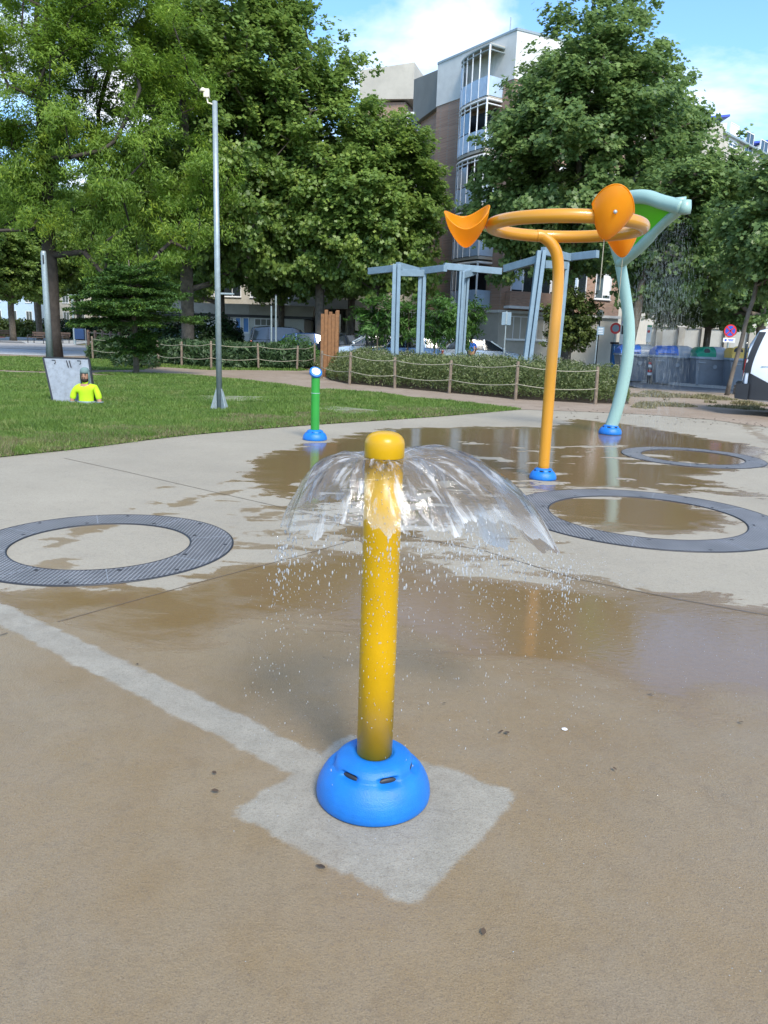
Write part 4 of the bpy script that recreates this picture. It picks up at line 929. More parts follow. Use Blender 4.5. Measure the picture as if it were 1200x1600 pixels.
# ------------------------------------------------------------------ lawn grass
def blades(name, label, poly, n, mat, h0, w0, seed, extra_w=0.0011, patch=None, ymin=8, z0=0.012, noise_h=True):
    r = np.random.default_rng(seed); pl = np.array([p[:2] for p in poly]); lo, hi = pl.min(0), pl.max(0); lo[1] = max(lo[1], ymin)
    out = []; tot = 0
    while tot < n:
        q = np.c_[r.uniform(lo[0], hi[0], n*2), r.uniform(lo[1], hi[1], n*2)]
        d = np.hypot(q[:, 0], q[:, 1]); k = (np.abs(q[:, 0]) < 0.56*q[:, 1]+2.0) & (r.uniform(0, 1, n*2) < np.clip(11.0/d, 0, 1)**1.35); q = q[k]
        s = poly_sdf(q, poly); k = s > -0.10*r.uniform(0, 1, len(q))**3; q = q[k]; s = s[k]
        if patch is not None:
            k = patch(q, r); q = q[k]; s = s[k]
        out.append(np.c_[q, s]); tot += len(q)
    q = np.concatenate(out)[:n]; d = np.hypot(q[:, 0], q[:, 1])
    hv = np.array([1+0.75*mnoise.noise(Vector((x*0.8, y*0.8, seed)))+0.4*mnoise.noise(Vector((x*3, y*3, 3))) for x, y, _ in q]) if noise_h else np.ones(n)
    h = h0*hv*r.uniform(0.5, 1.4, n)*np.clip(0.5+q[:, 2]*2.0, 0.45, 1)
    wd = (w0+extra_w*np.clip(d-9, 0, 40))*r.uniform(0.6, 1.3, n); a = r.uniform(0, 2*PI, n); lx = r.normal(0, 0.45, n)*h; ly = r.normal(0, 0.45, n)*h
    V = np.zeros((n, 3, 3)); V[:, 0] = np.c_[q[:, 0]-wd*np.cos(a), q[:, 1]-wd*np.sin(a), np.full(n, z0)]; V[:, 1] = np.c_[q[:, 0]+wd*np.cos(a), q[:, 1]+wd*np.sin(a), np.full(n, z0)]
    V[:, 2] = np.c_[q[:, 0]+lx, q[:, 1]+ly, z0+h]
    o = poly_mesh(V, 3, name, mat); tag(o, label, 'grass', None, 'stuff'); return o
blades('grass', 'mown green grass of the lawn behind the splash pad', lawn_poly, 330000, M['grass'], 0.062, 0.0040, 81)
blades('grass', 'darker strip of grass between the thin dirt path and the paved square', lawn2_poly, 50000, M['grass'], 0.06, 0.006, 82, ymin=24)
def near_edge(q, r):
    s = poly_sdf(q, lawn_poly); nz = np.array([mnoise.noise(Vector((x*1.3, y*1.3, 9))) for x, y in q])
    return (s < 1.1+nz*1.3) & (q[:, 1] < 17.5) & (s > 0) & (nz > -0.25) & (poly_sdf(q, [tuple(p)[:2] for p in edge_back]+[(3, 30)]) < -1.2)
blades('dry_grass', 'yellowed thin grass along the edge of the splash pad', lawn_poly, 60000, M['drygrass'], 0.05, 0.0045, 83, patch=near_edge)
weeds = gp([(985, 640), (960, 622), (1010, 612), (1100, 618), (1200, 632), (1200, 645), (1100, 636)])
def wp(q, r): return np.array([mnoise.noise(Vector((x*0.9, y*0.9, 4))) > 0.12 for x, y in q])
blades('dry_weeds', 'patches of dry weeds on the sandy ground by the van', weeds, 6000, M['drygrass'], 0.07, 0.006, 84, patch=wp, ymin=15, z0=0.008)
fr = [(-13, 29.2), (-9.4, 30.7), (-6.8, 29.2), (-5.1, 30.3), (-3.6, 30.9), (-3.2, 31.9), (-5, 31.2), (-6.7, 30.0), (-8, 30.7), (-9.3, 31.5), (-14, 34)]
blades('grass', 'fringe of grass at the foot of the left rope fence', fr, 14000, M['grass'], 0.09, 0.008, 85, ymin=25, z0=0.008)
# two pale utility covers in the lawn
for k, (px, py, sx, sy, rz, lb) in enumerate(((372, 625, 1.7, 1.1, 0.15, 'flat pale slab in the lawn beside the tall lamp pole'), (545, 644, 0.85, 1.5, 1.0, 'flat pale slab in the lawn right of the green post'))):
    g_ = G(px, py); t_ = thing('lawn_slab', lb, 'slab', (g_.x, g_.y, 0.012), rz, 'slabs in the lawn')
    mb = MB(); mb.box((0, 0, -0.005), (sx, sy, 0.075)); mb.build('slab', M['mossy'], t_, bevel=0.01); mb = MB(); mb.box((0, 0, 0.036), (sx*0.8, sy*0.75, 0.012)); mb.build('lid', M['mossy'], t_)

# ------------------------------------------------------------------ rope fences
def rope_fence(label, pts, hgt=0.92, sag=0.07, ropes=(0.90, 0.42)):
    p0 = Vector((pts[0][0], pts[0][1], 0)); t = thing('rope_fence', label, 'fence', p0)
    tops = []
    for k, p in enumerate(pts):
        x, y = p[0]-p0.x, p[1]-p0.y; lx = 0.03*math.sin(k*2.3); h = hgt*(1+0.05*math.sin(k*1.9))
        mb = MB(); mb.lathe([(0.044, -0.03), (0.043, h*0.5), (0.040, h-0.02), (0.03, h), (0.005, h+0.006)], 14, (0, 0, 0)); mb.v = [(v[0]+x+lx*v[2], v[1]+y, v[2]) for v in mb.v]
        mb.build('fence_post', M['postwood'], t, math.radians(40)); tops.append((x+lx*0.9, y, h))
    for a, b in zip(tops[:-1], tops[1:]):
        for q in ropes:
            mb = MB(); za, zb = a[2]*q, b[2]*q
            mb.tube([Vector((a[0]+(b[0]-a[0])*u, a[1]+(b[1]-a[1])*u-0.05, za+(zb-za)*u-sag*4*u*(1-u))) for u in np.linspace(0, 1, 11)], 0.010, 6); mb.build('rope', M['rope'], t, True)
    return t
rope_fence('rope fence with weathered posts in front of the right-hand shrub bed', [(p.x, p.y) for p in ([Vector((-2.25, 26.2, 0))]+fp)], 0.92)
rope_fence('rope fence with weathered posts along the dark strap-leaf bed', [(-13.2, 34.8), (-11.1, 33.0), (-9.25, 31.35), (-8.05, 30.3), (-6.72, 29.5), (-5.13, 30.7), (-3.68, 31.25), (-3.2, 33.6)], 1.02)
# ------------------------------------------------------------------ timber stack
g_ = PY(515, 560, 27.5); t_ = thing('timber_stack', 'upright bundle of orange-brown timbers behind the rope fence', 'timber', (g_.x, 27.5, 0))
r = np.random.default_rng(9)
for i in range(5):
    for j in range(3):
        if 0 < i < 4 and j == 1: continue
        h = 2.12+r.uniform(-0.03, 0.03)+(0.14 if (i, j) in ((1, 0), (4, 0), (4, 2), (2, 2)) else 0)
        mb = MB(); mb.box(((i-2)*0.124, (j-1)*0.16, h/2-0.02), (0.118, 0.15, h+0.04), 0.02*r.normal()); mb.build('timber', M['wood'], t_, bevel=0.008)

# ------------------------------------------------------------------ poles, plate, worker
g_ = G(343, 642); t_ = thing('lamp_pole', 'tall galvanised pole standing on the lawn with a small sensor on top', 'pole', g_)
mb = MB(); mb.lathe([(0.054, 0.0), (0.051, 2.5), (0.043, 5.36)], 20); mb.build('shaft', M['galv'], t_, True)
mb = MB(); mb.box((0, 0, 0.015), (0.34, 0.34, 0.03)); mb.build('base_plate', M['galv'], t_)
for k in range(4):
    a = PI/4+k*PI/2; d = Vector((math.cos(a), math.sin(a), 0)); n_ = Vector((-d.y, d.x, 0))*0.006
    mb = MB(); mb.prism([d*0.06+Vector((0, 0, .03)), d*0.19+Vector((0, 0, .03)), d*0.19+Vector((0, 0, .06)), d*0.066+Vector((0, 0, .42))], -n_, n_); mb.build('gusset', M['galv'], t_)
mb = MB(); mb.tube([(0, 0, 5.30), (-0.12, 0, 5.33), (-0.14, 0, 5.42)], 0.015, 8); mb.box((-0.14, 0, 5.48), (0.09, 0.09, 0.13)); mb.lathe([(0.05, 5.5), (0.055, 5.52), (0.02, 5.56)], 12, (-0.20, -0.02, 0)); mb.build('sensor', M['globe'], t_)
mb = MB(); mb.beam((0.06, 0, 2.42), (0.36, 0, 2.42), 0.05, 0.04)
g_ = G(78, 556); g_ = Vector((PY(77, 540, 33.5).x, 33.5, 0)); t_ = thing('metal_pole', 'plain metal pole in front of the dark trunk behind the leaning plate', 'pole', g_)
mb = MB(); mb.lathe([(0.135, 0), (0.13, 1.9), (0.11, 4.35), (0.09, 4.45)], 20); mb.build('shaft', M['galv'], t_, True)
mb = MB(); mb.box((0.03, -0.12, 4.1), (0.05, 0.03, 0.35)); mb.build('slot_cover', M['dark'], t_)

# open hatch plate leaning beside the manhole
A_ = G(84, 631); B_ = G(150, 633); t_ = thing('hatch_plate', 'worn square steel plate propped up behind the worker', 'hatch cover', A_)
a0 = Vector((0, 0, 0.0)); b0 = B_-A_; Y0 = A_.y+0.22
c0 = PY(139, 561, Y0)-A_; d0 = PY(68, 559, Y0)-A_
nrm = (b0-a0).cross(d0-a0).normalized()
mb = MB(); mb.prism([a0, b0, c0, d0], -nrm*0.012, nrm*0.012); pl_ = mb.build('plate', M['plate'], t_)
for a, b in ((a0, b0), (b0, c0), (c0, d0), (d0, a0)):
    mb = MB(); mb.beam(a, b, 0.03, 0.045); mb.build('edge_frame', M['dark'] if a is not a0 else M['galv'], t_)
def pp(u, v, off=0.02): return a0.lerp(b0, u).lerp(d0.lerp(c0, u), v)-nrm*off*(1 if nrm.y > 0 else -1)
for u in (0.22, 0.78):
    mb = MB(); mb.tube([pp(u-0.04, 0.95), pp(u+0.03, 0.95), pp(u+0.03, 0.90), pp(u, 0.87)], 0.008, 6); mb.build('latch', M['dark'], t_)
for u in (0.50, 0.56):
    mb = MB(); mb.tube([pp(u, 0.95), pp(u+0.02, 0.80)], 0.010, 6); mb.build('bar', M['dark'], t_)
mb = MB(); mb.beam(d0*0.6+Vector((0.03, 0.02, 0)), (0.10, 0.42, 0.0), 0.03, 0.03); mb.build('prop', M['galv'], t_)
# manhole frame
g_ = G(133, 634); t_ = thing('manhole', 'open manhole with a low steel rim around the worker', 'manhole', (g_.x, g_.y+0.08, 0.012), 0.05)
for s in (-1, 1):
    mb = MB(); mb.box((s*0.43, 0, 0.0), (0.05, 0.9, 0.05)); mb.build('rim', M['galv'], t_); mb = MB(); mb.box((0, s*0.425, 0.0), (0.81, 0.05, 0.05)); mb.build('rim', M['galv'], t_)
mb = MB(); mb.box((0, 0, 0.008), (0.81, 0.80, 0.008)); mb.build('pit_shade_sheet', M['dark'], t_)  # flat dark sheet stands in for the shade of the pit; no hole is cut

def skin_mesh(name, joints, edges, mat, parent, sub=2):
    me = bpy.data.meshes.new(name); me.from_pydata([j[0] for j in joints], edges, []); me.update()
    o = bpy.data.objects.new(name, me); col.objects.link(o); o.parent = parent; me.materials.append(mat)
    sk = o.modifiers.new('skin', 'SKIN'); sk.use_smooth_shade = True
    if not me.skin_vertices: me.skin_vertices.new()
    for i, j in enumerate(joints):
        rr = j[1]; me.skin_vertices[0].data[i].radius = rr if hasattr(rr, '__len__') else (rr, rr)
    me.skin_vertices[0].data[0].use_root = True
    ss = o.modifiers.new('sub', 'SUBSURF'); ss.levels = sub; ss.render_levels = sub
    return o
def hand(joints, edges, wi, wrist, d, side, s=1.0):
    d = Vector(d).normalized(); w_ = Vector(wrist); palm = w_+d*0.075*s
    joints.append((tuple(palm), (0.030*s, 0.016*s))); pi_ = len(joints)-1; edges.append((wi, pi_))
    lat = d.cross(Vector((0, 1, 0))); lat = lat.normalized() if lat.length > 0.1 else Vector((1, 0, 0)); fw = lat.cross(d).normalized()
    for k, L_ in enumerate((0.072, 0.082, 0.077, 0.060)):
        p1 = palm+lat*(k-1.5)*0.021*s+d*0.02*s; p2 = p1+d*L_*0.5*s-fw*0.008*s; p3 = p2+d*L_*0.42*s-fw*0.022*s
        n0 = len(joints); joints += [(tuple(p1), 0.009*s), (tuple(p2), 0.0085*s), (tuple(p3), 0.007*s)]; edges += [(pi_, n0), (n0, n0+1), (n0+1, n0+2)]
    p1 = w_+d*0.035*s+lat*0.030*s*side-fw*0.01*s; p2 = p1+(d*0.6+lat*0.5*side-fw*0.4)*0.045*s; n0 = len(joints)
    joints += [(tuple(p1), 0.011*s), (tuple(p2), 0.009*s)]; edges += [(wi, n0), (n0, n0+1)]
def head(parent, c, s, skin, face=True, az=0.0):
    """skull with nose, brow, ears: one lofted surface; face looks to -Y before turning"""
    prof = [(-0.115, 0.045, 0.052, -0.012), (-0.10, 0.052, 0.066, -0.014), (-0.075, 0.062, 0.078, -0.008), (-0.045, 0.068, 0.085, -0.002), (-0.01, 0.073, 0.092, 0.0), (0.025, 0.076, 0.097, 0.003), (0.06, 0.073, 0.095, 0.006), (0.09, 0.060, 0.080, 0.008), (0.11, 0.038, 0.052, 0.010), (0.118, 0.010, 0.015, 0.010)]
    R_ = Matrix.Rotation(az, 3, 'Z'); mb = MB(); n = 32; vs = []
    for z, rx, ry, oy in prof:
        for k in range(n):
            a = 2*PI*k/n; x = rx*math.cos(a); y = ry*math.sin(a)+oy
            if math.sin(a) < -0.93 and -0.05 < z < 0.03: y -= 0.016*(1-abs(z+0.03)/0.06 if z < 0.03 else 0)   # nose
            vs.append(R_ @ Vector((x, y, z))*s+Vector(c))
    fs = [(i*n+k, i*n+(k+1) % n, (i+1)*n+(k+1) % n, (i+1)*n+k) for i in range(len(prof)-1) for k in range(n)]+[tuple(range(n-1, -1, -1)), tuple((len(prof)-1)*n+k for k in range(n))]
    mb.add(vs, fs); return mb, R_

# worker standing waist-deep in the manhole
wpos = G(133, 634)+Vector((0.0, 0.08, 0)); t_ = thing('person', 'bearded worker in a yellow hi-vis polo and grey-green cap, waist-deep in the manhole', 'person', (wpos.x, wpos.y, 0.035), 0.08); t_.scale = (1.02, 1.05, 1.13)
HZ = 0.455
J = [((0, 0, -0.10), (0.15, 0.10)), ((0, 0, 0.08), (0.135, 0.095)), ((0, 0, 0.20), (0.15, 0.10)), ((0, 0, 0.27), (0.12, 0.085)), ((0, -0.005, 0.335), 0.052), ((0, -0.01, HZ), 0.06),
     ((0.165, 0, 0.255), 0.058), ((0.235, -0.02, 0.12), 0.048), ((0.26, -0.05, -0.03), 0.040), ((0.21, -0.16, -0.02), 0.034),
     ((-0.165, 0, 0.255), 0.058), ((-0.235, -0.02, 0.12), 0.048), ((-0.26, -0.05, -0.03), 0.040), ((-0.20, -0.17, 0.00), 0.034),
     ((0.09, 0, -0.28), 0.085), ((0.10, -0.02, -0.62), 0.06), ((0.10, 0.02, -1.0), 0.045), ((0.10, -0.12, -1.05), 0.035), ((-0.09, 0, -0.28), 0.085), ((-0.10, -0.02, -0.62), 0.06), ((-0.10, 0.02, -1.0), 0.045), ((-0.10, -0.12, -1.05), 0.035)]
E_ = [(0, 1), (1, 2), (2, 3), (3, 4), (4, 5), (3, 6), (6, 7), (7, 8), (8, 9), (3, 10), (10, 11), (11, 12), (12, 13), (0, 14), (14, 15), (15, 16), (16, 17), (0, 18), (18, 19), (19, 20), (20, 21)]
hand(J, E_, 9, J[9][0], (-0.7, -0.7, 0), 1); hand(J, E_, 13, J[13][0], (0.7, -0.7, 0), -1)
body = skin_mesh('body', J, E_, M['skin'], t_)
mb, R_ = head(t_, (0, -0.015, HZ+0.02), 0.95, M['skin'], az=0.05); hd_ = mb.build('head', M['skin'], t_, True)
SJ = [((0, 0, -0.06), (0.155, 0.11)), ((0, 0, 0.08), (0.15, 0.108)), ((0, 0, 0.20), (0.17, 0.115)), ((0, 0, 0.285), (0.125, 0.09)), ((0, -0.005, 0.345), 0.066), ((0.165, 0, 0.265), 0.066), ((0.225, -0.015, 0.16), 0.066), ((0.25, -0.03, 0.05), 0.062), ((-0.165, 0, 0.26), 0.072), ((-0.225, -0.015, 0.16), 0.066), ((-0.25, -0.03, 0.05), 0.062)]
SE = [(0, 1), (1, 2), (2, 3), (3, 4), (3, 5), (5, 6), (6, 7), (3, 8), (8, 9), (9, 10)]
skin_mesh('polo_shirt', SJ, SE, M['hivis'], t_)
mb = MB(); mb.tube([(0.045*math.cos(a), -0.01+0.05*math.sin(a), 0.365-0.02*(math.sin(a) < -0.5)) for a in np.linspace(0, 2*PI, 20, endpoint=False)], 0.014, 8, closed=True); mb.build('collar', M['hivis'], t_, True)
for s in (-1, 1):
    mb = MB(); mb.lathe([(0.064, -0.012), (0.066, 0.012)], 18, (s*0.255, -0.035, 0.03)); mb.build('sleeve_band', M['grey_cloth'], t_, True)
mb = MB(); mb.lathe([(0.17, -0.09), (0.172, -0.02), (0.168, 0.045)], 28, (0, 0, 0), M=Matrix.Diagonal((1, 0.72, 1))); mb.build('waistband', M['grey_cloth'], t_, True)
hc = Vector((0, -0.015, HZ+0.02))
mb = MB(); mb.lathe([(0.080, 0.03), (0.084, 0.055), (0.080, 0.085), (0.064, 0.112), (0.035, 0.128), (0.005, 0.132)], 28, hc+Vector((0, 0.004, 0)), M=Matrix.Diagonal((1, 1.22, 1))); cap_ = mb.build('cap', M['cap'], t_, True)
mb = MB()                                                    # neck flap hanging behind and beside the face
secs = []
for z, rr in ((0.06, 0.083), (0.0, 0.088), (-0.07, 0.090), (-0.125, 0.082), (-0.15, 0.078)):
    secs.append([hc+Vector((q*math.cos(a), q*1.15*math.sin(a), z)) for q, rng_ in ((rr, np.linspace(-0.45, PI+0.45, 17)), (rr-0.008, np.linspace(PI+0.45, -0.45, 17))) for a in rng_])
mb.loft(secs); mb.build('neck_flap', M['cap'], cap_, True)
mb = MB()                                                    # beard
secs = [[hc+Vector((rx*math.cos(a)*0.95, ry*math.sin(a)*0.95-0.012, z)) for a in np.linspace(PI+0.15, 2*PI-0.15, 13)]+[hc+Vector((rx*0.7*math.cos(a), ry*0.7*math.sin(a)-0.01, z)) for a in np.linspace(2*PI-0.15, PI+0.15, 13)] for z, rx, ry in ((-0.118, 0.04, 0.058), (-0.10, 0.058, 0.078), (-0.075, 0.068, 0.088), (-0.055, 0.066, 0.086))]
mb.loft(secs); mb.build('beard', M['hair'], hd_, True)
mb = MB(); mb.tube([hc+Vector((x, -0.088-0.002, -0.035-abs(x)*0.2)) for x in (-0.026, -0.01, 0.01, 0.026)], 0.006, 6); mb.build('moustache', M['hair'], hd_)
for s in (-1, 1):
    mb = MB(); mb.lathe([(0.001, -0.008), (0.010, -0.003), (0.010, 0.003), (0.001, 0.008)], 10, hc+Vector((s*0.030, -0.086, 0.008))); mb.build('eye', M['dark'], hd_, True)
    mb = MB(); mb.tube([hc+Vector((s*0.016, -0.090, 0.026)), hc+Vector((s*0.045, -0.082, 0.026))], 0.005, 6); mb.build('eyebrow', M['hair'], hd_)

# person in blue walking away behind the bed
wp_ = PY(737, 540, 36.5); t_ = thing('person', 'person in a bright blue shirt seen from behind beside the parked cars', 'person', (wp_.x, 36.5, 0), 0.2)
J = [((0, 0, 0.84), (0.14, 0.10)), ((0, 0.0, 1.0), (0.135, 0.09)), ((0.01, 0.02, 1.16), (0.15, 0.09)), ((0.015, 0.04, 1.25), (0.11, 0.08)), ((0.0, 0.06, 1.34), 0.05), ((-0.02, 0.08, 1.44), 0.06),
     ((0.17, 0.04, 1.22), 0.052), ((0.26, 0.05, 1.02), 0.044), ((0.24, 0.2, 0.86), 0.034), ((-0.15, 0.04, 1.22), 0.052), ((-0.26, 0.06, 1.04), 0.044), ((-0.30, 0.24, 0.96), 0.034),
     ((0.09, 0, 0.74), 0.085), ((0.10, 0.06, 0.44), 0.06), ((0.10, 0.0, 0.09), 0.042), ((0.11, 0.12, 0.04), 0.035), ((-0.09, 0, 0.74), 0.085), ((-0.10, -0.08, 0.45), 0.06), ((-0.10, -0.22, 0.11), 0.042), ((-0.10, -0.12, 0.05), 0.035)]
E_ = [(0, 1), (1, 2), (2, 3), (3, 4), (4, 5), (3, 6), (6, 7), (7, 8), (3, 9), (9, 10), (10, 11), (0, 12), (12, 13), (13, 14), (14, 15), (0, 16), (16, 17), (17, 18), (18, 19)]
hand(J, E_, 8, J[8][0], (0, 0.6, -0.7), 1); hand(J, E_, 11, J[11][0], (0, 0.7, -0.5), -1)
skin_mesh('body', J, E_, M['skin'], t_)
mb, R_ = head(t_, (-0.02, 0.09, 1.46), 1.0, M['skin'], az=PI); hd_ = mb.build('head', M['skin'], t_, True)
mb = MB(); mb.lathe([(0.080, -0.03), (0.085, 0.03), (0.080, 0.08), (0.062, 0.112), (0.005, 0.126)], 24, (-0.02, 0.075, 1.465), M=Matrix.Diagonal((1, 1.15, 1))); mb.build('hair', M['hair'], hd_, True)
skin_mesh('shirt', [((0, 0, 0.84), (0.155, 0.115)), ((0, 0, 1.0), (0.15, 0.105)), ((0.01, 0.02, 1.16), (0.168, 0.105)), ((0.015, 0.04, 1.255), (0.12, 0.09)), ((0.0, 0.05, 1.30), 0.06), ((0.17, 0.04, 1.22), 0.066), ((0.24, 0.05, 1.05), 0.058), ((-0.15, 0.04, 1.22), 0.066), ((-0.23, 0.06, 1.07), 0.058)], [(0, 1), (1, 2), (2, 3), (3, 4), (3, 5), (5, 6), (3, 7), (7, 8)], M['blue_cloth'], t_)
skin_mesh('trousers', [((0, 0, 0.82), (0.15, 0.11)), ((0.09, 0, 0.72), 0.095), ((0.10, 0.06, 0.44), 0.075), ((0.10, 0.0, 0.12), 0.06), ((-0.09, 0, 0.72), 0.095), ((-0.10, -0.08, 0.45), 0.075), ((-0.10, -0.22, 0.14), 0.06)], [(0, 1), (1, 2), (2, 3), (0, 4), (4, 5), (5, 6)], M['grey_cloth'], t_)

# ------------------------------------------------------------------ blue grey steel frames
def frame_struct(label, y, cols, beams, wd=0.30):
    """cols: (px_bottom, px_top, py_top, ydepth); beams: list of pixel points with depth offsets"""
    o = Vector((PY(cols[0][0], 540, y).x, y, 0)); t = thing('steel_pergola', label, 'pergola', o, 0, 'blue grey steel frames in the planted bed')
    for xb, xt, yt, dy in cols:
        b = PY(xb, 548, y+dy); b.z = 0; tp = PY(xt, yt, y+dy+0.0)
        for s in (-1, 1):
            mb = MB(); mb.beam(b-o+Vector((s*wd*0.28, 0, 0)), tp-o+Vector((s*wd*0.28, 0, 0)), wd*0.42, wd*0.8); mb.build('column', M['bluesteel'], t, bevel=0.008)
        mb = MB(); mb.beam(b-o+Vector((0, 0.02, 0)), tp-o+Vector((0, 0.02, -0.05)), wd*0.2, wd*0.3); mb.build('web', M['bluesteel'], t)
    for (x0, y0, d0), (x1, y1, d1) in beams:
        mb = MB(); mb.beam(PY(x0, y0, y+d0)-o, PY(x1, y1, y+d1)-o, 0.16, 0.24); mb.build('beam', M['bluesteel'], t, bevel=0.008)
    return t
frame_struct('left steel frame of two columns with crossing roof beams', 29.0, [(617, 620, 413, 0), (656, 660, 424, 0.9)],
             [((577, 424, 1.4), (622, 419, 0.1)), ((621, 415, 0), (658, 425, 1.2)), ((656, 424, 1.1), (696, 419, 0.0)), ((622, 426, 0.1), (664, 427, 0.9))])
frame_struct('middle steel frame, a narrow pair of columns under one long beam', 30.0, [(715, 722, 424, 0), (722, 730, 426, 0.6)],
             [((694, 416, 0.2), (783, 424, 1.0)), ((722, 430, 0), (742, 424, 0.9))], 0.20)
frame_struct('right steel frame with a leaning column behind the orange pole', 26.0, [(823, 846, 392, 0), (868, 882, 412, 1.2)],
             [((789, 420, 1.5), (842, 405, 0.1)), ((848, 392, 0), (892, 403, 1.3)), ((890, 402, 1.3), (934, 397, 0.4)), ((850, 413, 0.1), (886, 415, 1.2))])

# ------------------------------------------------------------------ buildings
class Face:
    """a vertical facade plane: O + du*u, n outward, z up"""
    def __init__(s, A, B):
        s.A = Vector((A[0], A[1], 0)); s.B = Vector((B[0], B[1], 0)); s.L = (s.B-s.A).length; s.du = (s.B-s.A).normalized()
        s.n = Vector((s.du.y, -s.du.x, 0))
        if s.n.y > 0: s.n = -s.n
    def p(s, u, z, d=0.0): return s.A+s.du*u+s.n*d+Vector((0, 0, z))
    def slab(s, mb, u0, u1, z0, z1, d0, d1):
        vs = [s.p(u, z, d) for d in (d0, d1) for z in (z0, z1) for u in (u0, u1)]
        mb.add(vs, [(0, 1, 3, 2), (4, 6, 7, 5), (0, 4, 5, 1), (2, 3, 7, 6), (0, 2, 6, 4), (1, 5, 7, 3)]); return mb
def window(F, par, u0, u1, z0, z1, frame, pane, shutter=None, sh=(0, 0), n=2, org=Vector((0, 0, 0))):
    def fin(mb): mb.v = [tuple(Vector(v)-org) for v in mb.v]; return mb
    f = 0.06; mb = MB()
    F.slab(mb, u0-f, u1+f, z0-f, z0, -0.04, 0.05); F.slab(mb, u0-f, u1+f, z1, z1+f, -0.04, 0.05)
    F.slab(mb, u0-f, u0, z0, z1, -0.04, 0.05); F.slab(mb, u1, u1+f, z0, z1, -0.04, 0.05)
    for k in range(1, n):
        uu = u0+(u1-u0)*k/n; F.slab(mb, uu-0.025, uu+0.025, z0, z1, -0.03, 0.035)
    w_ = fin(mb).build('window', frame, par)
    fin(F.slab(MB(), u0, u1, z0, z1, 0.003, 0.018)).build('pane', pane, w_)
    if shutter:
        a, b = u0+(u1-u0)*sh[0], u0+(u1-u0)*sh[1]; fin(F.slab(MB(), a+0.01, b-0.01, z0+(z1-z0)*0.12, z1-0.01, 0.02, 0.032)).build('shutter', shutter, w_)
    fin(F.slab(MB(), u0-0.1, u1+0.1, z0-f-0.05, z0-f-0.003, -0.04, 0.11)).build('sill', M['white'], w_)
    return w_
def bld(name, label, A): return thing(name, label, 'building', (A[0], A[1], 0))
def wallbox(par, org, pts, z0, z1, mat, name='wall'):
    mb = MB(); mb.prism([Vector((p[0], p[1], 0))-org for p in pts], (0, 0, z0), (0, 0, z1)); return mb.build(name, mat, par)
C_ = (6.15, 45.0); Lp = (2.35, 50.6); Rp = (14.0, 48.9)
org = Vector((C_[0], C_[1], 0)); B_ = bld('apartment_building', 'brick apartment block with a white top storey and curved glazed balconies', C_)
bk = [(C_[0], C_[1]), (Rp[0], Rp[1]), (14.0, 60), (4.6, 58.0), Lp]
wallbox(B_, org, bk, 3.0, 15.0, M['brick']); 
def inset(k, q): c = Vector((sum(p[0] for p in k)/len(k), sum(p[1] for p in k)/len(k), 0)); return [tuple((Vector((p[0], p[1], 0))-c)*q+c) for p in k]
wallbox(B_, org, inset(bk, 1.004), -0.1, 3.0, M['render_beige'], 'ground_floor_wall'); wallbox(B_, org, inset(bk, 1.006), 15.0, 17.3, M['render_white'], 'top_storey_wall')
wallbox(B_, org, inset(bk, 1.012), 17.3, 17.42, M['galv'], 'parapet_cap'); wallbox(B_, org, inset(bk, 1.03), 2.95, 3.10, M['render_white'], 'ledge')
FL = Face(Lp, C_); FR = Face(C_, Rp)
FL.du = FL.du; off = org
for k, z in enumerate((3.2, 6.0, 8.8, 11.6)):
    for q, (u0, u1) in enumerate(((0.7, 2.2), (2.8, 4.0), (4.8, 6.0), (6.8, 7.9))):
        window(FR, B_, u0, u1, z+0.9, z+2.25, M['white'], M['glass'], M['bluelight'] if (q+k) % 2 == 0 else M['white'], (0, 0.55) if q % 2 == 0 else (0.5, 1), 2, off)
    if k == 0: FR.slab(MB(), 0.3, 4.4, z+0.0, z+0.14, 0.0, 0.55)
for q, (u0, u1) in enumerate(((0.5, 2.0), (2.7, 4.1), (4.9, 6.3))): window(FR, B_, u0, u1, 1.55, 2.75, M['white'], M['render_beige'] if q != 1 else M['bluelight'], None, n=3, org=off)
window(FR, B_, 6.8, 7.9, 15.2, 16.5, M['white'], M['glass'], None, n=2, org=off)
# big first floor balcony enclosures on the right face
for (u0, u1) in ((0.35, 4.6),):
    mb = FR.slab(MB(), u0, u1, 3.35, 4.15, 0.0, 0.45); mb.v = [tuple(Vector(v)-off) for v in mb.v]; mb.build('balcony_front', M['brick'], B_)
    mb = FR.slab(MB(), u0-0.1, u1+0.1, 3.2, 3.345, 0.03, 0.60); mb.v = [tuple(Vector(v)-off) for v in mb.v]; mb.build('balcony_slab', M['white'], B_)
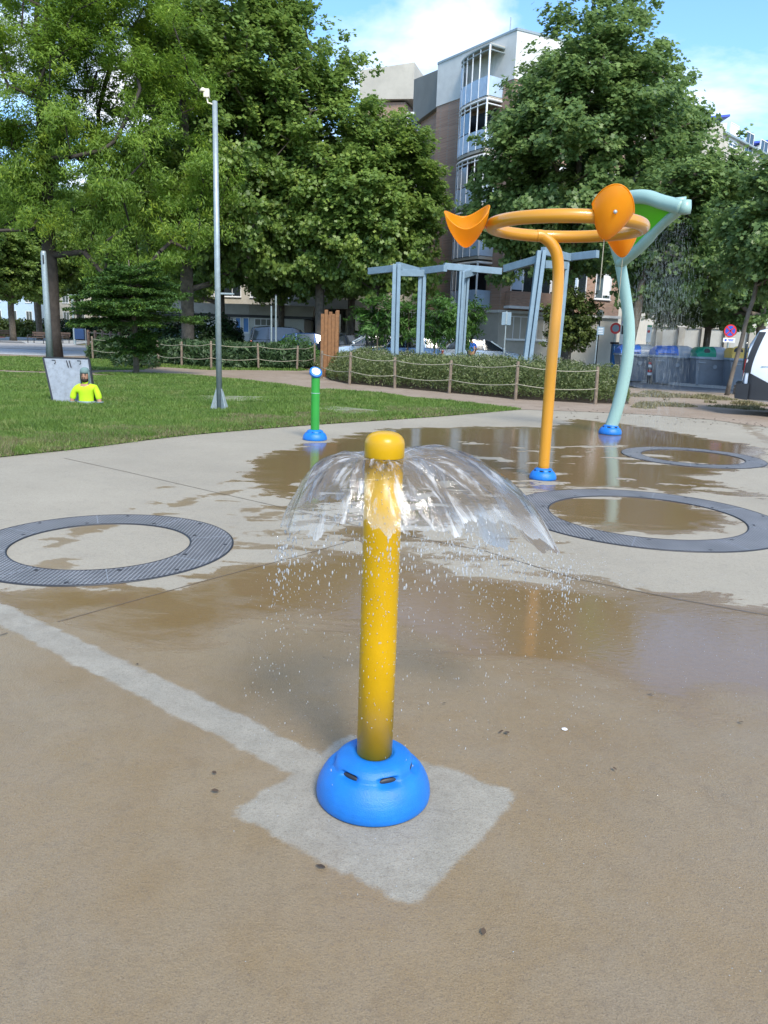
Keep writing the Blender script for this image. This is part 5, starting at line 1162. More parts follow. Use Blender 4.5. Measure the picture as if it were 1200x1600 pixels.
# curved balconies on the left face
def balcony(zb, top=False):
    u0, u1, dep = 2.5, 5.9, 1.05; arc = []
    for k in range(15):
        t = k/14; a = (1-t)*PI/2; arc.append((u0+(u1-u0-0.05)*(1-math.cos(t*PI/2)), dep*math.sin(t*PI/2)))
    P_ = lambda u, d, z: FL.p(u, z, d)-off
    sl = [P_(u0, 0, zb)]+[P_(u, d, zb) for u, d in arc]+[P_(u1, dep, zb), P_(u1, 0, zb)]
    mb = MB(); mb.prism(sl, (0, 0, -0.16), (0, 0, 0.0)); b = mb.build('balcony', M['render_beige'], B_)
    path = arc+[(u1, dep), (u1, 0.02)]
    mb = MB()
    for (a0, d0_), (a1, d1_) in zip(path[:-1], path[1:]):
        if math.hypot(a1-a0, d1_-d0_) < 1e-3: continue
        mb.beam(P_(a0, d0_, zb+0.5), P_(a1, d1_, zb+0.5), 0.03, 0.95)
    mb.build('panel', M['bluelight'], b)
    gm = MB(); fm = MB()
    full = not top
    for i, ((a0, d0_), (a1, d1_)) in enumerate(zip(path[:-1], path[1:])):
        if math.hypot(a1-a0, d1_-d0_) < 1e-3: continue
        if (full and i < 10) or (not full and i < 6): gm.beam(P_(a0, d0_, zb+1.55), P_(a1, d1_, zb+1.55), 0.02, 1.05)
        if i % 2 == 0: fm.beam(P_(a0, d0_, zb+0.0), P_(a0, d0_, zb+2.45), 0.06, 0.06)
    gm.build('glazing', M['bluelight'] if top else M['glass_blue'], b)
    fm.beam(P_(u1, dep, zb), P_(u1, dep, zb+2.45), 0.08, 0.08); fm.build('mullions', M['white'], b)
    rm = MB(); rm.tube([P_(u, d, zb+2.45) for u, d in path], 0.06, 8); rm.tube([P_(u, d, zb+2.22) for u, d in path], 0.04, 8); rm.build('top_rail', M['galv'] if top else M['white'], b)
    mb = MB(); mb.prism([P_(u0, 0, zb+2.5)]+[P_(u, d, zb+2.5) for u, d in arc[::2]]+[P_(u1, dep, zb+2.5), P_(u1, 0, zb+2.5)], (0, 0, -0.03), (0, 0, 0.05)); mb.build('soffit', M['render_beige'], b)
    mb = FL.slab(MB(), u0+0.4, u1-0.4, zb+0.02, zb+2.2, 0.01, 0.03); mb.v = [tuple(Vector(v)-off) for v in mb.v]; mb.build('opening', M['dark'], b)
M['glass_blue'] = pm('bluish_glazing', (0.12, 0.20, 0.28), 0.12, var=0.3, scale=1.2, spec=0.8)
for k, zb in enumerate((3.2, 6.0, 8.8, 11.6, 14.2)): balcony(zb, k == 4)
# antenna etc.
mb = MB(); mb.tube([(0, 3, 17.3), (0, 3, 19)], 0.03, 6); mb.build('antenna', M['galv'], B_)
# rear wings: dark grey box and beige box over brick
g1 = (PY(641, 300, 53).x, 53.0); g2 = (PY(677, 300, 52).x, 52.0)
o1 = Vector((g1[0], g1[1], 0)); B2 = bld('apartment_wing', 'stair wing with a dark grey cantilevered top beside the brick block', g1)
def wb(bd, o_, a, b, dep, z0a, z0b, z1a, z1b, mat, nm):
    mb = MB(); d = Vector((b[0]-a[0], b[1]-a[1], 0)); n_ = Vector((d.y, -d.x, 0)).normalized()
    if n_.y < 0: n_ = -n_
    A0 = Vector((a[0], a[1], 0))-o_; B0 = Vector((b[0], b[1], 0))-o_; D_ = n_*dep
    vs = [A0+Vector((0, 0, z0a)), B0+Vector((0, 0, z0b)), B0+Vector((0, 0, z1b)), A0+Vector((0, 0, z1a))]; vs += [v+D_ for v in vs]
    mb.add(vs, [(0, 1, 2, 3), (7, 6, 5, 4), (0, 4, 5, 1), (1, 5, 6, 2), (2, 6, 7, 3), (3, 7, 4, 0)]); return mb.build(nm, mat, bd)
def zpx(px, py, y): return PY(px, py, y).z
wb(B2, o1, (g1[0], 54.5), (g2[0]+0.2, 50.9), 8, zpx(641, 195, 54.5), zpx(677, 162, 51), zpx(641, 124, 54.5), zpx(677, 106, 51), M['render_grey'], 'top_box')
wb(B2, o1, (g1[0]+0.2, 54.9), (g2[0]+0.3, 51.3), 7, 0, 0, zpx(641, 180, 54.5), zpx(677, 150, 51), M['brick'], 'wall')
mb = MB(); q = PY(646, 190, 54.4)-o1; mb.box(q, (0.9, 0.2, 1.1)); w_ = mb.build('window', M['white'], B2); mb = MB(); mb.box(q+Vector((0, -0.11, 0)), (0.6, 0.04, 0.8)); mb.build('pane', M['glass'], w_)
g3 = (PY(560, 300, 60).x, 58.0); g4 = (PY(640, 300, 57).x, 57.0); o2 = Vector((g3[0], g3[1], 0)); B3 = bld('apartment_wing', 'farther wing with a pale beige top storey over pinkish brick', g3)
wb(B3, o2, g3, g4, 9, zpx(560, 155, 58), zpx(636, 154, 57), zpx(560, 110, 58), zpx(640, 97, 57), M['render_beige'], 'top_box')
wb(B3, o2, (g3[0], g3[1]+0.4), (g4[0]-0.5, g4[1]+0.4), 8, 0, 0, zpx(560, 158, 58), zpx(636, 157, 57), M['brick'], 'wall')
# long block at the right
h0 = PY(1085, 300, 58); h1 = PY(1110, 300, 58); o3 = Vector((h0.x, 58, 0)); B4 = bld('apartment_building', 'long pale block on the right with white roof cabins under blue roofs', (h0.x, 58))
fa = Face((Rp[0]-0.2, 51.5), (h1.x+0.3, 57.0))
ztop = zpx(1100, 197, 57.0)
wb(B4, o3, (Rp[0]+0.3, 50.6), (h1.x, 57.0), 10, 0, 0, 15.5, ztop, M['render_beige'], 'corner_wall')
e0 = (h1.x+0.02, 57.2); e1 = (PY(1290, 300, 74).x, 74.0)
zt = zpx(1110, 208, 57.2)
wb(B4, o3, e0, e1, 10, 2.8, 2.8, zt, zt, M['render_beige'], 'wall'); wb(B4, o3, (e0[0], e0[1]-0.1), (e1[0], e1[1]-0.1), 10.2, 0, 0, 2.8, 2.8, M['render_white'], 'ground_floor_wall')
FB = Face(e0, e1)
mb = MB(); FB.slab(mb, 0, FB.L, zt, zt+0.12, -0.3, 0.25); mb.v = [tuple(Vector(v)-o3) for v in mb.v]; mb.build('parapet_cap', M['galv'], B4)
for fl in range(5):
    for k in range(7): window(FB, B4, 1.2+k*2.9, 2.6+k*2.9, 3.6+fl*2.9, 5.0+fl*2.9, M['white'], M['glass'], M['white'] if (k*3+fl) % 4 == 0 else None, (0, 1), 2, o3)
for (px0, px1, py0, yy) in ((1108, 1136, 196, 62), (1184, 1215, 232, 70)):
    a = PY(px0, py0, yy); b = PY(px1, py0, yy); c = (a+b)/2-o3
    mb = MB(); mb.box((c.x, c.y+1.5, (a.z+zt)/2-0.2), (b.x-a.x, 3, a.z-zt+0.9)); w_ = mb.build('roof_cabin', M['render_white'], B4)
    mb = MB(); M0 = Matrix.Rotation(math.radians(-7), 3, 'Y'); mb.box((c.x-0.2, c.y+1.5, a.z+0.55), ((b.x-a.x)*1.35, 3.6, 0.14), M=M0); mb.build('cabin_roof', M['blueroof'], w_)
mb = MB(); mb.tube([Vector((h0.x+0.6, 59, ztop))-o3, Vector((h0.x+0.6, 59, ztop+1.7))-o3], 0.03, 6); mb.tube([Vector((Rp[0]+3, 56, ztop+0.5))-o3, Vector((h1.x, 58.5, ztop+0.6))-o3], 0.03, 6); mb.build('antenna', M['galv'], B4)

# low white hut with blue shutters and graffiti
hL = PY(300, 500, 52); hM = PY(391, 500, 50.5); hR = PY(474, 500, 50); oH = Vector((hL.x, 52, 0)); BH = bld('white_hut', 'low white building with blue shutters and black painted letters', (hL.x, 52))
zr = zpx(390, 492, 50.5); zc = zpx(390, 478, 50.5)
mb = MB(); mb.prism([Vector(p)-oH for p in ((hL.x, 52, 0), (hM.x, 50.5, 0), (hR.x, 50.5, 0), (hR.x, 58, 0), (hL.x, 58, 0))], (0, 0, -0.1), (0, 0, zr)); mb.build('wall', M['render_white'], BH)
mb = MB(); mb.prism([Vector(p)-oH for p in ((hL.x-3, 51.9, 0), (hM.x, 50.1, 0), (hR.x+0.6, 50.1, 0), (hR.x+0.6, 58.4, 0), (hL.x-3, 58.4, 0))], (0, 0, zr+0.004), (0, 0, zc+0.1)); mb.build('concrete_fascia', M['concrete'], BH)
mb = MB(); mb.prism([Vector(p)-oH for p in ((hL.x-3, 52.1, 0), (hM.x, 50.3, 0), (hR.x+0.5, 50.3, 0), (hR.x+0.5, 58, 0), (hL.x-3, 58, 0))], (0, 0, zr-0.16), (0, 0, zr)); mb.build('fascia_shade_strip', M['dark'], BH)  # solid dark strip; the shade under the fascia is put into its colour
FH = Face((hM.x, 50.5), (hR.x, 50.5)); FH2 = Face((hL.x, 52), (hM.x, 50.5))
def uof(F, px): # along-facade coordinate of a photo column
    best = min(np.linspace(0, F.L, 400), key=lambda u: abs(((F.p(u, 1.5)-Vector((0, 0, CAM_H))).dot(Vector(cR)))/((F.p(u, 1.5)-Vector((0, 0, CAM_H))).dot(Vector(cF)))*FPX+600-px)); return best
z0, z1 = zpx(410, 508, 50.5), zpx(410, 499, 50.5); window(FH, BH, uof(FH, 399), uof(FH, 425), z0, z1, M['white'], M['render_grey'], None, n=3, org=oH)
for a, b in ((369.5, 376), (381, 388.5)):
    z0, z1 = zpx(372, 518, 51), zpx(372, 497, 51); window(FH2, BH, uof(FH2, a), uof(FH2, b), z0, z1, M['white'], M['blue_shutter'], None, n=1, org=oH)
window(FH2, BH, uof(FH2, 353), uof(FH2, 358.5), 0.3, zpx(355, 490, 51.2), M['dark'], M['render_grey'], None, n=1, org=oH)
# painted letters CAS / FEM built of strokes
GL = {'C': [(1, 1, 0, 1), (0, 1, 0, 0), (0, 0, 1, 0)], 'A': [(0, 0, .5, 1), (.5, 1, 1, 0), (.2, .4, .8, .4)], 'S': [(1, 1, 0, 1), (0, 1, 0, .5), (0, .5, 1, .5), (1, .5, 1, 0), (1, 0, 0, 0)],
      'F': [(0, 0, 0, 1), (0, 1, 1, 1), (0, .5, .8, .5)], 'E': [(1, 1, 0, 1), (0, 1, 0, 0), (0, 0, 1, 0), (0, .5, .8, .5)], 'M': [(0, 0, 0, 1), (0, 1, .5, .4), (.5, .4, 1, 1), (1, 1, 1, 0)]}
mb = MB(); lw, lh = 0.34, 0.36
u0 = uof(FH, 398)
for row, word in enumerate(('CAS', 'FEM')):
    zb = zpx(400, 517.2+row*7.4, 50.5)
    for k, ch in enumerate(word):
        for a, b, c, d in GL[ch]:
            p = FH.p(u0+k*0.46+a*lw*0.85+row*0.05, zb+b*lh*0.75, 0.012)-oH; q = FH.p(u0+k*0.46+c*lw*0.85+row*0.05, zb+d*lh*0.75, 0.012)-oH; mb.beam(p, q, 0.05, 0.05)
mb.build('painted_letters', M['dark'], BH)
# cream planter wall in front of the hut
g_ = PY(368, 545, 47); t_ = thing('planter_wall', 'low cream wall in front of the blue shutters', 'wall', (g_.x, 47, 0)); mb = MB(); mb.box((0, 0, 0.4), (1.6, 0.8, 0.8)); mb.build('block', M['render_beige'], t_, bevel=0.03); mb = MB(); mb.box((0, 0, 0.83), (1.75, 0.95, 0.06)); mb.build('coping', M['concrete'], t_, bevel=0.01)

a = PY(255, 500, 66); b = PY(470, 500, 64); o_ = Vector((a.x, 66, 0)); bb = bld('apartment_building', 'beige block glimpsed between the crowns above the white hut', (a.x, 66))
mb = MB(); mb.prism([(0, 0, 0), (b.x-a.x, -2, 0), (b.x-a.x, 10, 0), (0, 12, 0)], (0, 0, -.1), (0, 0, 13)); mb.build('wall', M['render_beige'], bb)
Fd = Face((a.x, 66), (b.x, 64))
for fl in range(4):
    for k in range(5): window(Fd, bb, .8+k*2.3, 2.2+k*2.3, 1.2+fl*3, 2.6+fl*3, M['white'], M['glass'], None, n=2, org=o_)
mb = MB(); mb.prism([(-.3, -.3, 0), (b.x-a.x+.3, -2.3, 0), (b.x-a.x+.3, 10, 0), (-.3, 12, 0)], (0, 0, 13.003), (0, 0, 13.3)); mb.build('roof', M['concrete'], bb)
# concrete ground floor building behind the parked cars
cL = PY(455, 500, 55); cRr = PY(690, 500, 53.5); oC = Vector((cL.x, 55, 0)); BC = bld('arcade_building', 'concrete building with dark openings between pillars behind the parked cars', (cL.x, 55))
zt = zpx(560, 478, 54.5)
mb = MB(); mb.prism([Vector(p)-oC for p in ((cL.x, 55, 0), (cRr.x, 53.6, 0), (cRr.x, 62, 0), (cL.x, 63, 0))], (0, 0, zt), (0, 0, 13)); mb.build('upper_wall', M['render_beige'], BC)
mb = MB(); mb.prism([Vector(p)-oC for p in ((cL.x, 54.4, 0), (cRr.x, 53.0, 0), (cRr.x, 55, 0), (cL.x, 56, 0))], (0, 0, zt-0.25), (0, 0, zt+0.35)); mb.build('canopy', M['concrete'], BC)
mb = MB(); mb.prism([Vector(p)-oC for p in ((cL.x, 58, 0), (cRr.x, 57, 0), (cRr.x, 62, 0), (cL.x, 63, 0))], (0, 0, -0.1), (0, 0, zt)); mb.build('recess_wall', M['render_grey'], BC)
for px, wd in ((458, 0.9), (483, 1.0), (495, 0.5), (505, 0.6), (545, 0.5), (585, 0.7), (618, 0.6), (655, 1.6), (685, 1.0)):
    q = PY(px, 520, 55); mb = MB(); mb.box(Vector((q.x, 55.3, zt/2-0.1))-oC, (wd, 0.6, zt)); mb.build('pillar', M['concrete'], BC)
for px in (470, 515, 565, 600, 640):
    q = PY(px, 520, 56.5); mb = MB(); mb.box(Vector((q.x, 57.2, 1.6))-oC, (1.9, 0.2, 2.9)); f_ = mb.build('door', M['render_grey'], BC); mb = MB(); mb.box(Vector((q.x, 57.08, 1.7))-oC, (1.5, 0.04, 2.3)); mb.build('pane', M['glass'], f_)
FC = Face((cL.x, 55), (cRr.x, 53.6))
for fl in range(3):
    for k in range(5): window(FC, BC, 0.8+k*1.9, 2.0+k*1.9, zt+1.2+fl*2.9, zt+2.4+fl*2.9, M['white'], M['glass'], None, n=2, org=oC)
a = PY(520, 540, 51.5); b = PY(700, 540, 49.5); t_ = thing('boundary_wall', 'long low white wall behind the parked cars', 'wall', (a.x, 51.5, 0)); mb = MB(); mb.beam((0, 0, 0.75), Vector((b.x-a.x, -2, 0.75)), 0.25, 1.5); mb.build('wall', M['render_white'], t_); mb = MB(); mb.beam((0, 0, 1.53), Vector((b.x-a.x, -2, 1.53)), 0.32, 0.06); mb.build('coping', M['concrete'], t_)
a = PY(590, 540, 50.2); bush('trimmed green hedge above the long low white wall', (a.x, 52.2, 1.0), 2.6, 0.6, 0.9, 2600, M['young'], 0.2, 'oval', 'hedge_bush', 91)
# railing panel near brick corner
q0 = PY(622, 520, 52.2); t_ = thing('steel_gate', 'pale barred gate between the arcade and the brick block', 'gate', (q0.x, 52.2, 0)); mb = MB()
for k in range(13): mb.beam((k*0.17, 0, 0.1), (k*0.17, 0, 3.0), 0.035, 0.035)
mb.build('bars', M['galv'], t_); mb = MB(); mb.beam((-0.05, 0, 3.02), (2.1, 0, 3.02), 0.06, 0.06); mb.beam((-0.05, 0, 1.6), (2.1, 0, 1.6), 0.05, 0.05); mb.build('rails', M['galv'], t_)
# distant park buildings behind the left trees
for k, (px0, px1, y, py, mat, lb) in enumerate(((-60, 60, 125, 478, 'bluelight', 'pale blue building far behind the olive bushes'), (70, 190, 120, 470, 'render_beige', 'cream building far beyond the litter bin'), (195, 330, 110, 462, 'render_beige', 'long cream building far behind the laurel bushes'))):
    a = PY(px0, 500, y); b = PY(px1, 500, y); o_ = Vector((a.x, y, 0)); bb = bld('distant_building', lb, (a.x, y)); H_ = max(5, zpx(px0, py, y))
    mb = MB(); mb.prism([(0, 0, 0), (b.x-a.x, 0, 0), (b.x-a.x, 12, 0), (0, 12, 0)], (0, 0, -0.1), (0, 0, H_+3)); mb.build('wall', M[mat], bb)
    Fd = Face((a.x, y), (b.x, y)); nW = 5
    for q in range(nW):
        for fl in range(2): window(Fd, bb, (q+0.25)*Fd.L/nW, (q+0.6)*Fd.L/nW, 1.5+fl*3.2, 3.3+fl*3.2, M['white'], M['glass'], None, n=2, org=o_)
    mb = MB(); mb.prism([(-0.3, -0.3, 0), (b.x-a.x+0.3, -0.3, 0), (b.x-a.x+0.3, 12.3, 0), (-0.3, 12.3, 0)], (0, 0, H_+3.003), (0, 0, H_+3.3)); mb.build('roof', M['concrete'], bb)
# white wall and low block behind the containers at the right
a = PY(1010, 540, 50); b = PY(1230, 540, 46); t_ = thing('boundary_wall', 'white wall seen under the trees behind the waste containers', 'wall', (a.x, 50, 0)); mb = MB(); mb.beam((0, 0, 1.25), Vector((b.x-a.x, -4, 1.25)), 0.3, 2.5); mb.build('wall', M['render_white'], t_); mb = MB(); mb.beam((0, 0, 2.53), Vector((b.x-a.x, -4, 2.53)), 0.4, 0.06); mb.build('coping', M['concrete'], t_)
for k in range(6):
    mb = MB(); u = (k+0.5)/6; mb.box((u*(b.x-a.x), -4*u, 1.3), (0.45, 0.55, 2.58)); mb.build('pier', M['concrete'], t_)

# ------------------------------------------------------------------ cars
def car(name, label, paint, cat='car', tall=False, group='cars parked along the street'):
    t = thing(name, label, cat, (0, 0, 0), 0, group)
    Lc, Wd = (4.5, 0.90) if tall else (4.2, 0.86)
    if tall: st = [(-2.25, .50, .95, .62), (-2.1, .34, 1.02, .8), (-1.5, .30, 1.06, .88), (0, .28, 1.06, .9), (1.2, .28, 1.04, .9), (1.6, .30, 1.0, .88), (2.1, .34, .90, .82), (2.25, .45, .75, .66)]; gh = [(-2.16, 1.02, 1.25, .72, .66), (-2.0, 1.03, 1.68, .80, .68), (-1.2, 1.05, 1.76, .85, .70), (0.1, 1.05, 1.74, .85, .70), (0.6, 1.04, 1.60, .84, .68), (1.25, 1.02, 1.06, .80, .74)]
    else: st = [(-2.1, .48, .85, .60), (-1.98, .32, .93, .76), (-1.4, .26, .96, .84), (0, .24, .95, .86), (1.0, .24, .93, .86), (1.5, .26, .88, .84), (1.95, .32, .76, .78), (2.1, .42, .62, .62)]; gh = [(-1.95, .93, 1.02, .68, .64), (-1.6, .94, 1.32, .74, .60), (-1.0, .95, 1.44, .78, .62), (0.0, .95, 1.46, .80, .64), (0.35, .95, 1.38, .79, .62), (1.10, .92, .95, .75, .70)]
    mb = MB(); secs = []
    for x, zb, zt_, hw in st:
        zm = zb+(zt_-zb)*0.55
        secs.append([Vector((x, s*w_, z)) for s, w_, z in ((-1, hw*.86, zb), (-1, hw, zb+.12), (-1, hw, zm), (-1, hw*.95, zt_-.03), (-1, hw*.78, zt_+.01), (0, 0, zt_+.03), (1, hw*.78, zt_+.01), (1, hw*.95, zt_-.03), (1, hw, zm), (1, hw, zb+.12), (1, hw*.86, zb))])
    mb.loft(secs); mb.build('body', paint, t, math.radians(35), sub=0)
    mb = MB(); secs = [[Vector((x, -a_, z0)), Vector((x, -(a_+b_)/2, (z0+z1_)/2)), Vector((x, -b_, z1_-.02)), Vector((x, -b_*.8, z1_)), Vector((x, b_*.8, z1_)), Vector((x, b_, z1_-.02)), Vector((x, (a_+b_)/2, (z0+z1_)/2)), Vector((x, a_, z0))] for x, z0, z1_, a_, b_ in gh]
    mb.loft(secs); mb.build('windows', M['glass'], t, math.radians(35))
    mb = MB(); g2_ = gh[1:5]; secs = [[Vector((x, -b_*1.01, z1_-.03)), Vector((x, -b_*.82, z1_+.012)), Vector((x, 0, z1_+.03)), Vector((x, b_*.82, z1_+.012)), Vector((x, b_*1.01, z1_-.03)), Vector((x, 0, z1_-.02))] for x, z0, z1_, a_, b_ in g2_]
    mb.loft(secs); mb.build('roof', paint, t, math.radians(35))
    for s in (-1, 1):
        for i in (0, 2, 3, 4):
            x, z0, z1_, a_, b_ = gh[i if i < len(gh)-1 else -1]; x2, z02, z12, a2, b2 = gh[min(i+1, len(gh)-1)] if i in (0, 4) else gh[i]
            mb = MB(); mb.beam((x, s*(a_+.012), z0), (x2 if i in (0, 4) else x, s*(b2+.012), (z12 if i == 0 else z1_)-.02), .05, .05)
            if i == 4: mb = MB(); mb.beam((gh[5][0], s*(gh[5][3]+.01), gh[5][1]), (gh[4][0], s*(gh[4][4]+.012), gh[4][2]), .05, .06)
            mb.build('window_pillar', paint, t)
        mb = MB(); mb.box((0.95, s*(Wd+.08), st[3][2]+.06), (.12, .16, .11)); mb.build('mirror', paint, t, bevel=.02)
        mb = MB(); mb.box((st[-1][0]-.12, s*.56, st[-2][2]-.10), (.22, .30, .13)); mb.build('headlight', M['lamp_clear'], t, bevel=.02)
        mb = MB(); mb.box((st[0][0]+.09, s*.60, st[0][2]-.08), (.16, .22, .20)); mb.build('tail_light', M['lamp_red'], t, bevel=.02)
        for x in (-1.3, 1.32):
            mb = MB(); mb.lathe([(0.20, -.10), (.30, -.10), (.32, -.06), (.32, .06), (.30, .10), (.20, .10)], 24, (x, s*(Wd-.10), .32), M=Matrix.Rotation(PI/2, 3, 'X')); w_ = mb.build('wheel', M['rubber'], t, math.radians(40))
            mb = MB(); mb.lathe([(0.03, -.11), (.20, -.105), (.20, .105), (.03, .11)], 16, (x, s*(Wd-.10), .32), M=Matrix.Rotation(PI/2, 3, 'X')); mb.build('rim', M['galv'], w_, math.radians(40))
    return t
def place(o, px, y, rz): o.location = (PY(px, 530, y).x, y, 0); o.rotation_euler = (0, 0, rz); return o
place(car('parked_car', 'tall dark people carrier in front of the white hut', M['car_dark'], 'car', True), 452, 44.5, 0.25)
place(car('parked_car', 'bright blue hatchback with a bonnet sloping right left of the timber stack', M['car_blue']), 492, 42.5, 0.1)
place(car('parked_car', 'black car half hidden just right of the timber stack', M['car_dark']), 545, 43.0, 0.9)
place(car('parked_car', 'silver car with dark windows right of the bare trunk', M['car_silver']), 578, 41.5, PI+0.15)
place(car('parked_car', 'steel blue estate car between the two columns of the left frame', M['car_steel'], 'car', False), 632, 40.0, PI+0.05)
place(car('parked_car', 'dark red car peeking out beside the right column of the left frame', M['car_red']), 662, 42.5, 1.3)
place(car('parked_car', 'white car right of the dark red one', M['car_white']), 704, 41.5, 0.0)
place(car('parked_car', 'silver white car nearest to the person in blue', M['car_silver']), 752, 39.5, 0.1)

# ------------------------------------------------------------------ white van
vb = G(1160, 652); VY = 17.3
t_ = thing('delivery_van', 'white van with black rear bumper cut off by the picture edge', 'van', (PY(1157, 600, VY).x+0.02, VY, 0), math.radians(-25))
secs = []
VS = [(0.0, .55, .80, .60, .80), (0.06, .40, 1.55, .82, .80), (0.22, .36, 1.86, .86, .76), (0.45, .34, 1.93, .88, .74), (2.6, .32, 1.95, .88, .74), (3.1, .32, 1.80, .88, .70), (3.75, .34, 1.15, .86, .74), (4.4, .40, .95, .80, .68), (4.6, .5, .75, .66, .6)]
for x, zb, zt_, hw, ht_ in VS:
    zm = min(1.15, zt_-.12) if zt_ > .9 else (zb+zt_)/2
    secs.append([Vector((x, s*w_+0.9, z)) for s, w_, z in ((-1, hw*.9, zb), (-1, hw, zb+.15), (-1, hw, max(zb+.16, zm)), (-1, ht_, zt_-.10), (-1, ht_*.85, zt_), (0, 0, zt_+.03), (1, ht_*.85, zt_), (1, ht_, zt_-.10), (1, hw, max(zb+.16, zm)), (1, hw, zb+.15), (1, hw*.9, zb))])
mb = MB(); mb.loft(secs); mb.build('body', M['vanwhite'], t_, math.radians(30))
# black plastic corner: bumper, wheel arch sweep and rear pillar seam, slightly proud of the body
def side(x, z, d=0.012):
    for (x0, *a), (x1, *b) in zip(VS[:-1], VS[1:]):
        if x0 <= x <= x1 or x1 == VS[-1][0]:
            u = min(1, max(0, (x-x0)/(x1-x0))); zb, zt_, hw, ht_ = [a[k]+(b[k]-a[k])*u for k in range(4)]; break
    zm = min(1.15, zt_-.12)
    y = hw if z < zm else hw+(ht_-hw)*min(1, (z-zm)/max(.01, (zt_-.10-zm))); 
    return Vector((x, 0.9-y-d, z))
def strip(fl, fh, xs_, name, d=0.012):
    mb = MB(); nz_ = 6; xs_ = list(xs_); vs = [side(x, fl(x)+(fh(x)-fl(x))*k/nz_, d) for x in xs_ for k in range(nz_+1)]
    mb.add(vs, [(i*(nz_+1)+k, (i+1)*(nz_+1)+k, (i+1)*(nz_+1)+k+1, i*(nz_+1)+k+1) for i in range(len(xs_)-1) for k in range(nz_)])
    return mb.build(name, M['dark'], t_, True)
strip(lambda x: .37, lambda x: max(.56, 1.02-.50*x), np.linspace(.02, 1.6, 16), 'side_cladding')
mb = MB(); mb.loft([[Vector((-.13+.03*abs(s), .9+s*.86, z)) for z in (.38, .45, .62, .70)]+[Vector((.16, .9+s*.90, z)) for z in (.72, .36)] for s in (-1, -.6, 0, .6, 1)]); mb.build('rear_bumper', M['dark'], t_, math.radians(40))
mb = MB(); zz_ = np.linspace(.95, 1.84, 12); xl = lambda z: .02+max(0, z-1.0)**1.5*.26; vs = []
for z in zz_:
    for k in range(4): vs.append(side(xl(z)+k*.045, z, .014))
mb.add(vs, [(i*4+k, i*4+k+1, (i+1)*4+k+1, (i+1)*4+k) for i in range(11) for k in range(3)]); mb.build('corner_glass_trim', M['dark'], t_, True)
mb = MB(); mb.box((-.005, .9, 1.30), (.05, 1.36, .62)); mb.build('rear_window', M['glass'], t_, bevel=.03)
mb = MB(); mb.beam(side(.62, 1.22, .03), side(.86, 1.22, .03), .02, .035); mb.lathe([(.045, 0), (.045, .012)], 14, side(.60, 1.22, .02), M=Matrix.Rotation(PI/2, 3, 'X')); mb.build('handle', M['dark'], t_)
mb = MB(); mb.beam(side(.35, 1.10, .012), side(2.4, 1.10, .012), .008, .016); mb.build('side_seam', M['galv'], t_)
mb = MB(); mb.box((0.03, .26, 1.05), (.06, .10, .4)); mb.build('tail_light', M['lamp_red'], t_, bevel=.02)
mb = MB(); mb.box((0.03, 1.54, 1.05), (.06, .10, .4)); mb.build('tail_light', M['lamp_red'], t_, bevel=.02)
for x in (.98, 3.75):
    for y in (.14, 1.66):
        mb = MB(); mb.lathe([(0.20, -.11), (.31, -.11), (.335, -.07), (.335, .07), (.31, .11), (.20, .11)], 32, (x, y, .335), M=Matrix.Rotation(PI/2, 3, 'X')); w_ = mb.build('wheel', M['rubber'], t_, math.radians(40))
        mb = MB(); mb.lathe([(0.03, -.12), (.21, -.115), (.21, .115), (.03, .12)], 20, (x, y, .335), M=Matrix.Rotation(PI/2, 3, 'X')); mb.build('rim', M['galv'], w_, math.radians(40))

